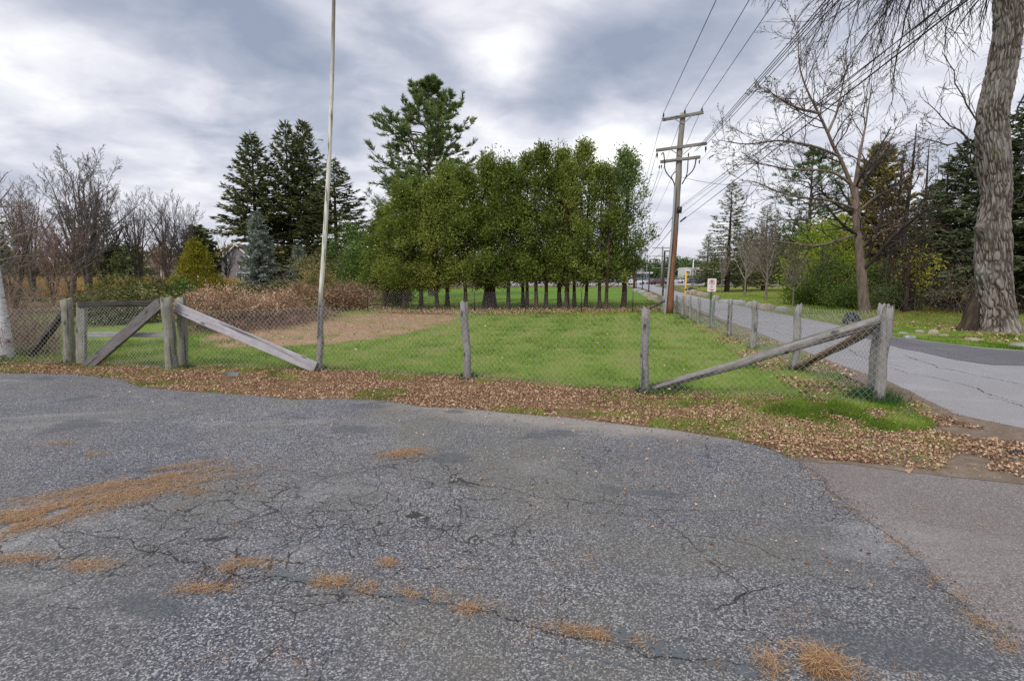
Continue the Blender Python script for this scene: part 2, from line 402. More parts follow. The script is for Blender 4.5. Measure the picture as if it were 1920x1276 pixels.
M['apron'] = asphalt_mat('apron_asphalt', (.20,.178,.172), (.40,.37,.36), (.065,.058,.058), (.225,.155,.135), False, 160, .8, 5.0)
M['road'] = asphalt_mat('road_asphalt', (.31,.307,.33), (.44,.43,.45), (.19,.185,.20), (.265,.26,.255), False, 170, .28, 9.0)
M['patch'] = asphalt_mat('dark_patch_asphalt', (.135,.13,.148), (.26,.25,.27), (.065,.065,.075), (.12,.12,.13), False, 110, .6, 14.0)
M['crack'] = flat_mat('crack_dark', (.03, .027, .024), .95, .4, 20)
M['tar'] = flat_mat('crack_sealer', (.10, .115, .128), .75, .25, 5)

EDGE = [(0,700),(130,702),(228,711),(262,726),(340,733),(470,742),(560,749),(640,748),(720,752),(800,764),(880,768),(960,775),(1060,785),(1175,797),(1290,811),(1380,825),(1435,840)]
SEAM = [(1490,862),(1535,890),(1585,945),(1660,1000),(1730,1060),(1800,1130),(1860,1185),(1920,1235)]
seam_w = G(*SEAM); edge_w = G(*EDGE)
lot_poly = [(-45, 7.0), (-16, 8.7)]+edge_w+seam_w+[(3.0, .4), (5.0, -12), (-45, -12)]
ROADL = G((1920,803),(1833,785),(1754,766),(1671,724),(1548,677),(1413,623),(1330,591),(1270,566),(1228,549),(1205,540))
ROADR = G((1920,657),(1845,652),(1760,642),(1680,632),(1560,607),(1440,584),(1370,570),(1300,554),(1252,542),(1225,535.5))
road_poly = [(40, 5.5), (9.5, 4.3), (7.2, 4.7)]+ROADL+[(26, 125), (38, 125)]+ROADR[::-1]+[(40, 13.5)]
apron_poly = seam_w[::-1]+[gp(1440, 842)]+G((1560,840),(1700,835),(1920,840))+[(9.0, 4.4), (40, 5.6), (40, -12), (5.0, -12), (3.0, .4)]

sheet('ground', [(-2500,-600), (2500,-600), (2500,3000), (-2500,3000)], -.024, M['meadow'])
lawn_poly = [(-9.2, 10.2), gp(330, 690), gp(600, 694), gp(875, 709), gp(1208, 735), gp(1648, 755), gp(1560,690), gp(1440, 640), (7.2, 23.5), (-9.6, 26)]
sheet('lawn', [(-22, 9.6)]+lawn_poly+[(-22, 26)], -.016, M['lawn'], .4, .12, .8, 3)
sheet('far_lawn', [(-14, 24.6), (7.6, 23.4), (10.5, 38), (17.5, 75), (5, 82), (-14, 70)], -.012, M['green'], .5, .25, .5, 5)
sheet('right_lawn', [gp(1920,657), gp(1760,642), gp(1680,632), gp(1440,584), gp(1300,553), (29,90), (80,95), (80,10)], -.012, M['yellowish'], .5, .1, .5, 7)
sheet('roadside_grass', [gp(1920,659), gp(1845,653), gp(1760,643), gp(1690,633), gp(1590,612), gp(1590, 600), gp(1690,613), gp(1920,628)], -.008, M['green'], .2, .12, 1.2, 9)
sheet('leaf_carpet', [(17,22), (40,20), (60,40), (48,72), (27,58), (24,40)], -.008, M['leafbed'], .5, .8, .4, 8)
BARE = G((368,640),(400,622),(470,609),(540,600),(640,590),(760,586),(850,587),(862,597),(820,612),(760,626),(690,638),(600,645),(500,650),(420,652))
sheet('bare_soil', BARE, -.012, M['bare'], .12, .60, 1.3, 13)
sheet('leaf_strip', G((640,584),(760,588),(900,590),(1060,594),(1200,588),(1245,584),(1245,577),(1100,579),(900,578),(760,577),(640,577)), -.008, M['leafbed'], .3, .25, .9, 14)
verge_poly = [(-20, 8.9)]+edge_w+G((1490,862),(1600,866),(1760,884),(1800,850),(1770,800),(1730,760),(1650,748),(1208,728),(875,702),(600,687),(330,683))+[(-9.2, 10.2), (-20, 10.6)]
sheet('verge', verge_poly, -.004, M['verge'], .12, .07, 2.5, 21)
dirt_poly = G((1436,836),(1490,862),(1600,869),(1760,888),(1920,906))+[(9.2, 3.9), (12, 4.9), (8.0, 4.9)]+G((1920,800),(1833,781),(1754,762),(1690,735),(1640,745),(1700,790),(1600,830))
sheet('apron', apron_poly, 0.0, M['apron'], .2, .03, 2, 31)
sheet('dirt', dirt_poly, .003, M['dirt'], .1, .10, 2.2, 33)
lot = sheet('asphalt_lot', lot_poly, .006, M['lot'], .1, .045, 2.6, 35)
road = sheet('road', road_poly, .004, M['road'], .15, .05, 1.6, 37)
sheet('dark_patch', G((1592,616),(1680,633),(1760,643),(1845,653),(1920,658))+[(20,11.9),(20,8.6)]+G((1920,686),(1863,685),(1797,675),(1680,650),(1620,634)), .008, M['patch'], .12, .16, 1.3, 39, parent=road, kind=None)
for nm, pts, z in (('dirt_shoulder', [(1790,772),(1700,730),(1548,673),(1413,620),(1300,577),(1275,566),(1300,581),(1413,628),(1548,684),(1660,738),(1740,790)], .007),):
    sheet(nm, G(*pts), z, M['dirt'], .12, .09, 1.9, 41)
# parking area where the road ends
sheet('parking_lot', [(-30, 108), (120, 108), (140, 200), (-60, 200)], -.006, M['road'])

def scatter(poly, n, rng):
    p = np.array(poly); lo, hi = p.min(0), p.max(0); out = []
    got = 0
    while got < n:
        q = rng.uniform(lo, hi, size=(n*2, 2)); q = q[inpoly(q[:, 0], q[:, 1], poly)]; out.append(q); got += len(q)
        if len(q) == 0: break
    return np.concatenate(out)[:n]
def crack_strip(mb, pts, w, seed, z=.011, sub=5, amp=.22):
    r = np.random.default_rng(seed); P = np.array(pts, float)
    for _ in range(sub):
        d = P[1:]-P[:-1]; L = np.linalg.norm(d, axis=1, keepdims=True); nn = np.stack([-d[:, 1], d[:, 0]], 1)/np.maximum(L, 1e-6)
        mid = (P[1:]+P[:-1])/2+nn*r.normal(size=(len(d), 1))*amp*L*.5
        Q = np.empty((len(P)+len(mid), 2)); Q[0::2] = P; Q[1::2] = mid; P = Q
    d = np.gradient(P, axis=0); nn = unit(np.stack([-d[:, 1], d[:, 0]], 1))
    t = np.linspace(0, 1, len(P)); ww = w*.36*(.1+1.3*r.random(len(P))**1.5)*np.minimum(1, np.minimum(t, 1-t)*8+.15)
    V = np.concatenate([np.c_[P+nn*ww[:, None]/2, np.full(len(P), z)], np.c_[P-nn*ww[:, None]/2, np.full(len(P), z)]])
    n = len(P); i = np.arange(n-1); mb.add(V, Q=np.stack([i+n, i+n+1, i+1, i], 1))
    return P
cm = MB(); tm = MB()
def px_crack(pts, w, seed, sub=5, amp=.2, mb=None, z=.011): return crack_strip(mb or cm, G(*pts), w, seed, z, sub, amp)
px_crack([(0,962),(120,1000),(330,1050),(430,1075),(510,1083),(560,1092),(640,1100),(720,1122),(800,1128),(900,1147),(990,1178),(1060,1195),(1140,1205),(1260,1235),(1360,1240),(1420,1255)], .022, 1)
px_crack([(0,1150),(70,1120),(140,1095),(230,1062),(330,1050)], .014, 2)
px_crack([(340,1110),(410,1100),(500,1085)], .014, 3)
px_crack([(480,1075),(530,1050),(560,1030),(600,985)], .012, 4)
px_crack([(700,1100),(760,1065),(840,1060),(960,1075)], .016, 5)
px_crack([(680,1050),(690,1000),(660,975),(600,960),(520,975),(440,980)], .013, 6)
px_crack([(1280,1002),(1350,1010),(1420,1025),(1480,1060),(1560,1095),(1660,1110)], .012, 7)
px_crack([(1520,980),(1570,965),(1600,955)], .012, 8)
px_crack([(1120,858),(1140,850),(1145,842)], .012, 9)
px_crack([(1300,1160),(1420,1185),(1490,1225),(1620,1205)], .011, 10)
px_crack([(130,920),(180,895),(240,870),(330,855),(420,838),(500,850)], .012, 12)
px_crack([(440,895),(560,885),(680,880),(760,873),(850,850)], .012, 13)
px_crack([(400,800),(450,785),(520,780),(560,770)], .010, 14)
px_crack([(1040,1200),(1045,1150),(1060,1100)], .010, 15)
px_crack([(1640,1190),(1560,1160),(1480,1140),(1400,1150)], .010, 16)
for i in range(10):
    r = np.random.default_rng(100+i); x = r.uniform(-3.8, 1.2); y = r.uniform(2.1, 4.2); a = r.uniform(-.5, .5)+(math.pi/2 if i % 3 == 0 else 0); L = r.uniform(.3, 1.0)
    crack_strip(cm, [(x, y), (x+L*.5*math.cos(a), y+L*.5*math.sin(a)), (x+L*math.cos(a+.4), y+L*math.sin(a+.4))], r.uniform(.006, .014), 200+i, .011, 4, .3)
px_crack([(0,1040),(60,1034)], .01, 17)
cm.build('crack', M['crack'], lot)['kind'] = 'stuff'
px_crack([(1400,832),(1490,862),(1535,890),(1585,945),(1660,1000),(1730,1060),(1800,1130),(1860,1185),(1935,1240)], .035, 22, 6, .10, tm, .0095)
px_crack([(1040,1176),(1160,1194),(1260,1226),(1340,1243),(1450,1262)], .30, 23, 4, .05, tm, .0085)
px_crack([(380,1052),(520,1078),(600,1090),(700,1115),(860,1140)], .22, 24, 4, .1, tm, .0085)
px_crack([(1000,1215),(1100,1232),(1200,1260)], .06, 25, 4, .1, tm, .0085)
pb_ = MB()
def pebbles(xy, s):
    n = len(xy); O = np.array([(1,0,0),(0,1,0),(-1,0,0),(0,-1,0),(0,0,1),(0,0,-.5)]); k = rng.uniform(.6, 1.3, (n, 6, 1)); V = O[None]*k*s[:, None, None]*np.array([1, 1, .7]); a = rng.uniform(0, 6.28, n); c, q = np.cos(a)[:, None], np.sin(a)[:, None]
    V = np.stack([V[..., 0]*c-V[..., 1]*q, V[..., 0]*q+V[..., 1]*c, V[..., 2]], -1)+np.c_[xy, np.full(n, .010)][:, None]
    F_ = np.array([(0,1,4),(1,2,4),(2,3,4),(3,0,4),(1,0,5),(2,1,5),(3,2,5),(0,3,5)]); pb_.add(V.reshape(-1, 3), T=(F_[None]+np.arange(n)[:, None, None]*6).reshape(-1, 3), tint=np.repeat(rng.random(n), 8))
for pts, n in ((SEAM, 1500), ([(0,962),(330,1050),(510,1083),(720,1122),(900,1147),(1060,1195),(1260,1235),(1420,1255)], 1300), (EDGE, 2200)):
    W_ = np.array(G(*pts)); i = rng.integers(0, len(W_)-1, n); f = rng.random((n, 1)); xy = W_[i]*(1-f)+W_[i+1]*f+rng.normal(0, .07, (n, 2)); pebbles(xy, rng.uniform(.002, .007, n))
xy = scatter([(-4.5, 2), (1.5, 2), (2, 4.5), (-4, 5)], 1800, rng); pebbles(xy, rng.uniform(.002, .005, 1800))
M['gravel'] = leaf_mat('loose_gravel', [(0, (.06,.058,.06)), (.5, (.20,.19,.185)), (1, (.42,.40,.38))], 0, .9)
tag(pb_.build('gravel', M['gravel']), 'loose bits of gravel along the cracks and edge of the lot', 'gravel', kind='stuff')
tm.build('crack_sealer', M['tar'], lot)
rm = MB()
for i, pts in enumerate(([(1920,722),(1840,706),(1760,690),(1690,664)], [(1920,757),(1860,742),(1780,715),(1700,700),(1660,688)], [(1920,764),(1880,750),(1850,745)], [(1600,650),(1520,630),(1450,612)], [(1560,655),(1480,634)], [(1700,690),(1600,660),(1500,632),(1400,604)])):
    px_crack(pts, .04, 300+i, 5, .12, rm, .012)
rm.build('crack', M['crack'], road)['kind'] = 'stuff'

# ---- fallen leaves, needles and grass
def leaf_litter(mb, xy, rng, size=(.03, .075), z=.012, lift=.03):
    n = len(xy); a = rng.uniform(0, 2*math.pi, n); tz = rng.normal(0, .35, n)
    D = np.stack([np.cos(a), np.sin(a), tz], 1); L = rng.uniform(*size, n)
    P = np.c_[xy, z+rng.random(n)**2*lift+np.abs(tz)*L*.3]
    sd = np.cross(np.repeat([[0, 0, 1.]], n, 0)+rng.normal(0, .4, (n, 3)), D)
    mb.leafs(P-D*L[:, None]*.5, D, L, L*rng.uniform(.35, .8, n), rng, rng.random(n)**1.2, rng.uniform(.1, .7, (n, 1)), side=np.cross(unit(sd), unit(D)))
M['leaf'] = leaf_mat('dry_leaf', [(0, (.13,.065,.038)), (.3, (.31,.18,.105)), (.55, (.47,.30,.185)), (.8, (.59,.41,.275)), (1, (.70,.55,.41))], .1, .75)
M['needle'] = leaf_mat('pine_needle_litter', [(0, (.17,.095,.05)), (.5, (.33,.19,.095)), (1, (.50,.34,.20))], 0, .8)
M['grass'] = leaf_mat('grass_blade', [(0, (.06,.12,.014)), (.3, (.14,.245,.026)), (.55, (.235,.36,.05)), (.78, (.35,.45,.11)), (1, (.44,.38,.18))], .3, .6, .16)
M['tuft'] = leaf_mat('dark_grass_blade', [(0, (.02,.055,.02)), (.5, (.05,.12,.04)), (1, (.10,.19,.06))], .3, .6)
def grassy(q):
    """where the verge is grass and where leaves lie thick"""
    x, y = q[:, 0], q[:, 1]; e = np.interp(x, [-9, -6.5, -3.3, -.7, 1.9, 3.3, 4.8, 6], [9.6, 9.0, 8.75, 8.1, 6.95, 6.35, 5.75, 5.4])
    n = fbm(x*1.1, y*1.7, 71); n2 = fbm(x*2.6, y*3.4, 75)
    return ((y-e+(n-.5)*1.5+.12 > 0) & (n2 > .40)) | ((n > .56) & (n2 > .43))
lm = MB()
xy = scatter(verge_poly, 105000, rng)
keep = (fbm(xy[:, 0]*1.3, xy[:, 1]*1.3, 5)*.6+fbm(xy[:, 0]*4.5, xy[:, 1]*4.5, 6)*.4 > .33+.12*rng.random(len(xy))) & (xy[:, 0] > -11.5) & ((grassy(xy) < .5) | (rng.random(len(xy)) < .30))
leaf_litter(lm, xy[keep], rng, (.014, .040), .005, .022)
xy = scatter(G((1208,745),(1310,790),(1440,838),(1560,864),(1700,872),(1780,872),(1740,820),(1560,800),(1300,760)), 12000, rng); leaf_litter(lm, xy[fbm(xy[:,0]*2, xy[:,1]*2, 9) > .43], rng, (.012, .036), .006, .02)
xy = scatter(G((1700,745),(1800,790),(1920,830),(1920,900),(1760,885),(1740,820)), 3000, rng); leaf_litter(lm, xy[fbm(xy[:,0]*2.5, xy[:,1]*2.5, 3) > .46], rng, (.015, .05), .008, .015)
xy = scatter(G((1290,590),(1500,655),(1600,700),(1640,745),(1500,740),(1420,690),(1300,615)), 9000, rng); leaf_litter(lm, xy[fbm(xy[:,0]*1.2, xy[:,1]*1.2, 19) > .45], rng, (.03, .08), 0, .04)
xy = scatter(G((640,584),(900,592),(1245,586),(1245,577),(900,578),(640,577)), 9000, rng); leaf_litter(lm, xy, rng, (.05, .11), 0, .15)
xy = scatter(verge_poly, 60000, rng); leaf_litter(lm, xy[(xy[:, 0] > -11) & (fbm(xy[:, 0]*2, xy[:, 1]*2, 8) > .38)], rng, (.006, .017), .003, .008)
xy = scatter(dirt_poly, 5000, rng); leaf_litter(lm, xy[fbm(xy[:, 0]*2, xy[:, 1]*2, 8) > .47], rng, (.006, .02), .006, .006)
xy = scatter(lawn_poly, 600, rng); leaf_litter(lm, xy[fbm(xy[:,0]*.8, xy[:,1]*.8, 29) > .5], rng, (.04, .09), .01, .04)
xy = scatter(G((1592,612),(1700,630),(1850,650),(1920,656),(1920,620),(1700,605),(1592,600)), 5000, rng); leaf_litter(lm, xy[fbm(xy[:,0]*.9, xy[:,1]*.9, 39) > .48], rng, (.04, .1), 0, .05)
xy = scatter(BARE, 1500, rng); leaf_litter(lm, xy, rng, (.03, .07), -.01, .02)
xy = scatter(lot_poly[2:-4], 700, rng); leaf_litter(lm, xy[xy[:,1] > 1], rng, (.01, .035), .009, .006)
tag(lm.build('fallen_leaves', M['leaf']), 'brown fallen oak and maple leaves lying along the fence', 'leaves', kind='stuff')

nm = MB()
def needles(px, py, rx, ry, n, rot=0, L=(.03, .07), hgt=.012, dens=1.5):
    cx, cy = gp(px, py); n = int(n*dens); g = rng.normal(size=(n, 2))*np.array([rx, ry])*.5
    c, s_ = math.cos(rot), math.sin(rot); xy = np.stack([cx+g[:, 0]*c-g[:, 1]*s_, cy+g[:, 0]*s_+g[:, 1]*c], 1)
    k = fbm(xy[:, 0]*6, xy[:, 1]*6, 7) > .40; xy = xy[k]; m = len(xy)
    a = rng.uniform(0, 2*math.pi, m); D = np.stack([np.cos(a), np.sin(a), rng.normal(0, .12, m)], 1); l = rng.uniform(*L, m)
    nm.leafs(np.c_[xy, .011+rng.random(m)**1.5*hgt], D, l, np.full(m, .0021), rng, rng.random(m), 0, side=np.repeat([[0, 0, 1.]], m, 0)+rng.normal(0, .2, (m, 3)))
needles(120, 955, 1.05, .22, 8000, .66); needles(240, 908, .75, .12, 2600, .55); needles(315, 880, .45, .10, 900, .5); needles(20, 990, .5, .2, 2400, .6)
needles(755, 850, .24, .13, 1100, .2); needles(30, 1050, .26, .05, 380); needles(165, 1062, .16, .06, 250)
needles(455, 1064, .16, .08, 450); needles(745, 1112, .24, .06, 700, -.2); needles(622, 1092, .12, .06, 260); needles(380, 1106, .18, .04, 260); needles(728, 1057, .06, .04, 120)
needles(880, 1143, .08, .04, 140); needles(1120, 1192, .22, .035, 420, -.25); needles(1515, 1258, .15, .09, 2600, 0, (.04, .08), .06); needles(1500, 1240, .08, .05, 600, 0, (.03, .07), .05)
needles(110, 833, .22, .10, 250); needles(165, 853, .25, .10, 350); needles(490, 915, .2, .09, 200); needles(360, 925, .2, .08, 220)
for t in range(24):
    i = rng.integers(0, len(SEAM)-1); f = rng.random(); p = (SEAM[i][0]*(1-f)+SEAM[i+1][0]*f+rng.normal(0, 8), SEAM[i][1]*(1-f)+SEAM[i+1][1]*f+rng.normal(0, 5)); needles(p[0], p[1], .08, .03, 40, rng.uniform(-1, 1), (.01, .035), .008)
for t in range(60):
    x, y = rng.uniform(0, 1900), rng.uniform(840, 1270); needles(x, y, .12, .06, 14, rng.uniform(-1, 1), (.02, .06), .006)
tag(nm.build('pine_needles', M['needle']), 'patches of orange pine needles on the asphalt lot', 'needles', kind='stuff')

gm = MB()
def blades(mb, xy, rng, h=(.03, .07), w=.007, lean=.5, tint=None, z=0.0, scale=None):
    n = len(xy); a = rng.uniform(0, 2*math.pi, n); ln = rng.uniform(.1, lean, n)
    D = np.stack([np.cos(a)*ln, np.sin(a)*ln, np.ones(n)], 1); H = rng.uniform(*h, n)
    if scale is not None: H = H*scale; w = w*scale
    mb.leafs(np.c_[xy, np.full(n, z-.004)], D, H, w, rng, rng.random(n) if tint is None else tint, tri=True, side=np.stack([np.cos(a+1.3), np.sin(a+1.3), np.zeros(n)], 1))
def gtint(xy, base=.45):
    return np.clip(base+(fbm(xy[:, 0]*.5, xy[:, 1]*.5, 51)-.5)*.6+(fbm(xy[:, 0]*2.5, xy[:, 1]*2.5, 53)-.5)*1.0+.11*np.sin((xy[:, 0]-.2*xy[:, 1])*4.6)+rng.normal(0, .16, len(xy)), 0, 1)
xy = scatter(lawn_poly, 400000, rng); d = np.hypot(xy[:, 0], xy[:, 1])
inb = inpoly(xy[:, 0], xy[:, 1], BARE)
edge_soft = fbm(xy[:, 0]*1.4, xy[:, 1]*1.4, 61)
keep = (rng.random(len(xy)) < np.clip(9.5/d, .25, 1)**1.6) & ~(inb & (edge_soft*.6+fbm(xy[:, 0]*4, xy[:, 1]*4, 63)*.4 < .57+.12*rng.random(len(xy)))) & (rng.random(len(xy)) > (d > 13)*.3)
xy = xy[keep]; d = d[keep]; bare_d = np.clip((xy[:, 1]-12.5)/6, 0, 1)*np.clip((1.5-xy[:, 0])/5, 0, 1)
blades(gm, xy, rng, (.03, .065), .0075, .7, np.clip(gtint(xy, .50)+.35*bare_d+.10*np.clip((xy[:, 0]-3)/3, 0, 1), 0, 1), scale=np.clip(d/9, 1, 2.2))
# grass in the verge: along the fence line on the right and in patches
xy = scatter(verge_poly, 90000, rng)
keep = grassy(xy) | ((xy[:, 0] > 1.2) & (rng.random(len(xy)) < .30) & (fbm(xy[:, 0]*3, xy[:, 1]*3, 79) > .46)) | ((xy[:, 0] < -4.5) & (rng.random(len(xy)) < .55) & (fbm(xy[:, 0]*2, xy[:, 1]*3, 79) > .48))
xy = xy[keep]; blades(gm, xy, rng, (.03, .085), .007, .8, gtint(xy, .42), scale=1.0)
xy = scatter(G((1640,752),(1745,790),(1752,805),(1700,812),(1560,798),(1420,770),(1500,752)), 16000, rng); xy = xy[fbm(xy[:, 0]*2, xy[:, 1]*2, 77) > .40]; blades(gm, xy, rng, (.04, .10), .007, .8, gtint(xy, .40))
xy = scatter(G((1592,614),(1700,632),(1850,650),(1920,656),(1920,630),(1700,616),(1592,606)), 30000, rng); blades(gm, xy, rng, (.04, .10), .012, .7, gtint(xy, .5))
xy = scatter(G((1290,585),(1500,655),(1640,745),(1420,690),(1290,600)), 14000, rng); blades(gm, xy, rng, (.03, .08), .011, .8, np.clip(gtint(xy, .72), 0, 1))
xy = scatter([(-11, 24.6), (7.4, 23.4), (10, 36), (-11, 42)], 60000, rng); blades(gm, xy, rng, (.07, .13), .03, .7, gtint(xy, .42))
xy = scatter([gp(1680,622), gp(1440,582), (17.6,49), (30,60), (34, 24)], 40000, rng); blades(gm, xy, rng, (.06, .12), .03, .7, gtint(xy, .55))
xy = scatter([(-20, 10), (-9.5, 10), (-7, 10.6), (-7, 13), (-20, 13)], 16000, rng); blades(gm, xy, rng, (.05, .12), .012, .8, gtint(xy, .5))
tag(gm.build('grass', M['grass']), 'short green grass of the lawn and verge', 'grass', kind='stuff')
tf = MB()
TUFTS = [(1640,752,.40,800,.24), (1622,750,.25,400,.22), (1655,760,.2,250,.16), (1492,694,.28,260,.16), (1230,735,.5,420,.12), (1275,729,.3,200,.1), (878,708,.2,380,.14), (600,692,.18,260,.12), (342,686,.15,160,.1), (355,690,.16,160,.09), (1204,735,.14,160,.12), (1412,655,.2,150,.15), (60,662,.4,350,.2), (130,682,.25,220,.12), (320,690,.15,140,.1), (1366,632,.25,140,.15), (1333,617,.25,140,.15), (1308,606,.3,140,.18), (1285,598,.5,200,.25), (1410,690,.4,150,.1)]
for px, py, r_, n_, h_ in TUFTS:
    cx, cy = gp(px, py); g = rng.normal(size=(n_, 2))*r_*.35; blades(tf, np.array([cx, cy])+g, rng, (h_*.4, h_*1.1), .010, .9, rng.random(n_))
tag(tf.build('grass_tufts', M['tuft']), 'dark green tufts of longer grass round the fence posts', 'grass', kind='stuff')
# ------------------------------------------------------------------ fences, poles, signs
def wood_mat(name, dark, mid, light, moss=None, mossamt=.0, knots=True, grain=60):
    k = NT(name, .85, .2); v = k.coord((1, 1, .05), True); u = k.coord((1, 1, 1), True)
    g = k.noise(grain, 5, .65, v, .3); b = k.noise(7, 5, .6, u); gl = k.noise(grain*.3, 3, .5, v)
    c = k.ramp(k.math('ADD', k.math('MULTIPLY', g, .65), k.math('MULTIPLY', b, .35)), [(.3, dark), (.5, mid), (.7, light)])
    c = k.mix(k.ramp(gl, [(.33, .9), (.43, 0)]), c, tuple(x*.4 for x in dark))
    if moss: c = k.mix(k.math('MULTIPLY', k.ramp(k.noise(5, 6, .7, u), [(.42, 0), (.6, 1)]), mossamt), c, moss)
    if knots:
        kn = k.voro(3.2, 'F1', k.coord((2.0, 2.0, .9), True)); c = k.mix(k.ramp(kn, [(.10, .85), (.20, 0)]), c, tuple(x*.55 for x in dark))
    k.color(c); k.bump(k.math('ADD', g, b), .9, .009); return k.m
M['post'] = wood_mat('weathered_post', (.10,.094,.088), (.25,.24,.235), (.40,.39,.385), (.24,.25,.19), .25)
M['mossy'] = wood_mat('mossy_post', (.12,.12,.10), (.25,.245,.21), (.38,.37,.33), (.20,.22,.13), .45)
M['board'] = wood_mat('grey_board', (.22,.21,.22), (.37,.355,.38), (.48,.47,.50), None, 0, True, 40)
M['dkboard'] = wood_mat('dark_board', (.09,.085,.085), (.17,.16,.16), (.25,.24,.24))
M['char'] = wood_mat('blackened_wood', (.025,.022,.02), (.06,.055,.05), (.11,.10,.09))
M['log'] = wood_mat('grey_log', (.085,.078,.075), (.25,.238,.228), (.41,.395,.385), (.18,.19,.13), .3)
M['brlog'] = wood_mat('brown_log', (.09,.06,.04), (.19,.13,.085), (.30,.23,.16))
M['galv'] = flat_mat('galvanised_wire', (.46,.47,.48), .5, .2, 12, .35, .5)
M['darkmetal'] = flat_mat('black_metal', (.022,.022,.024), .45, .2, 8, 0, .4)
M['steel'] = flat_mat('grey_steel', (.36,.37,.38), .5, .15, 10, .3, .4)
M['wire'] = flat_mat('cable_black', (.035,.035,.04), .6)
M['insul'] = flat_mat('insulator_brown', (.05,.04,.04), .3, .2, 8, 0, .5)
def white_pole_mat():
    k = NT('chipped_white_paint', .6, .3); v = k.coord((1, 1, .12), True)
    c = k.ramp(k.noise(22, 5, .65, v), [(.34, (.13,.12,.08)), (.42, (.42,.41,.34)), (.5, (.66,.66,.58)), (.75, (.74,.74,.68))])
    sz = k.n('ShaderNodeSeparateXYZ'); k.t.links.new(k.tc.outputs['Object'], sz.inputs[0])
    up = k.math('ADD', k.math('MULTIPLY', sz.outputs[2], .16), k.math('MULTIPLY', k.noise(1.6, 4, .6), .5))
    c = k.mix(k.ramp(up, [(.75, 0), (1.0, .85)]), c, (.15,.13,.10))
    k.color(c); k.bump(k.noise(30, 3, .6, v), .3, .003); return k.m
M['whitepole'] = white_pole_mat()
def pole_mat():
    k = NT('creosoted_pole', .85, .2); v = k.coord((1, 1, .04)); g = k.noise(38, 5, .65, v); b = k.noise(2.2, 5, .65, k.coord((1, 1, .4)))
    sz = k.n('ShaderNodeSeparateXYZ'); k.t.links.new(k.tc.outputs['Object'], sz.inputs[0])
    h = k.math('ADD', sz.outputs[2], k.math('MULTIPLY', k.math('SUBTRACT', b, .5), 2.5))
    lo = k.ramp(g, [(.3, (.09,.04,.022)), (.5, (.22,.105,.06)), (.7, (.33,.19,.125))])
    hi = k.ramp(g, [(.3, (.14,.125,.105)), (.5, (.26,.24,.215)), (.7, (.38,.355,.33))])
    mr = k.n('ShaderNodeMapRange'); mr.inputs['From Min'].default_value = 3.0; mr.inputs['From Max'].default_value = 5.2; k.t.links.new(h, mr.inputs['Value'])
    k.color(k.mix(mr.outputs[0], lo, hi)); k.bump(g, .6, .01); return k.m
M['pole'] = pole_mat()

def log_mb(L, r0, r1, seed, sides=12, rings=10, amp=.17, wobble=.012, chip=.03):
    r = np.random.default_rng(seed); z = np.linspace(0, L, rings); P = np.c_[np.cumsum(r.normal(0, wobble, rings)), np.cumsum(r.normal(0, wobble, rings)), z]; P[:, :2] -= P[0, :2]+np.outer(z/L, P[-1, :2]-P[0, :2])
    m = MB(); m.tubes(P, np.linspace(r0, r1, rings), sides, .5, True)
    V = m.V[0]; nr = rings*sides; ax = np.repeat(P, sides, 0); dv = V[:nr]-ax; a = np.arctan2(dv[:, 1], dv[:, 0])
    k = 1+amp*2*(fbm(a*1.1+seed, V[:nr, 2]*2.2/max(L, .5)+seed*3, seed, 4)-.5)+r.normal(0, amp*.12, nr); V[:nr] = ax+dv*k[:, None]
    V[nr-sides:nr, 2] += r.normal(0, chip, sides); V[-1, 2] += r.normal(0, chip*.5)
    return m
def log(name, par, org, p0, p1, r0, r1, mat, seed, **kw):
    p0 = Vector(p0); p1 = Vector(p1); d = p1-p0
    return log_mb(d.length, r0, r1, seed, **kw).build(name, mat, par, True, p0-Vector(org), d.to_track_quat('Z', 'Y'))
def plank_mb(L, w, t, seed, n=8):
    r = np.random.default_rng(seed); c = min(w, t)*.12; m = MB()
    prof = [(w/2-c, -t/2), (w/2, -t/2+c), (w/2, t/2-c), (w/2-c, t/2), (-w/2+c, t/2), (-w/2, t/2-c), (-w/2, -t/2+c), (-w/2+c, -t/2)]
    z = np.linspace(0, L, n); off = np.cumsum(r.normal(0, .0022, (n, 2)), 0)
    V = np.array([(x+off[i, 0]+r.normal(0, .0012), y+off[i, 1]+r.normal(0, .0012), z[i]) for i in range(n) for x, y in prof])
    Q = [(i*8+j, i*8+(j+1) % 8, (i+1)*8+(j+1) % 8, (i+1)*8+j) for i in range(n-1) for j in range(8)]
    m.add(V, Q=Q); k = (n-1)*8
    m.T.append(np.array([(0, j+1, j) for j in range(1, 7)]+[(k, k+j, k+j+1) for j in range(1, 7)])); m.tt.append(np.full(12, .5)); return m
def plank(name, par, org, p0, p1, w, t, mat, seed, face):
    """face: direction the thin side (t) points along"""
    p0 = Vector(p0); p1 = Vector(p1); z = (p1-p0).normalized(); y = Vector(face); y = (y-z*y.dot(z)).normalized(); x = y.cross(z)
    q = Matrix((x, y, z)).transposed().to_quaternion()
    return plank_mb((p1-p0).length, w, t, seed).build(name, mat, par, False, p0-Vector(org), q)
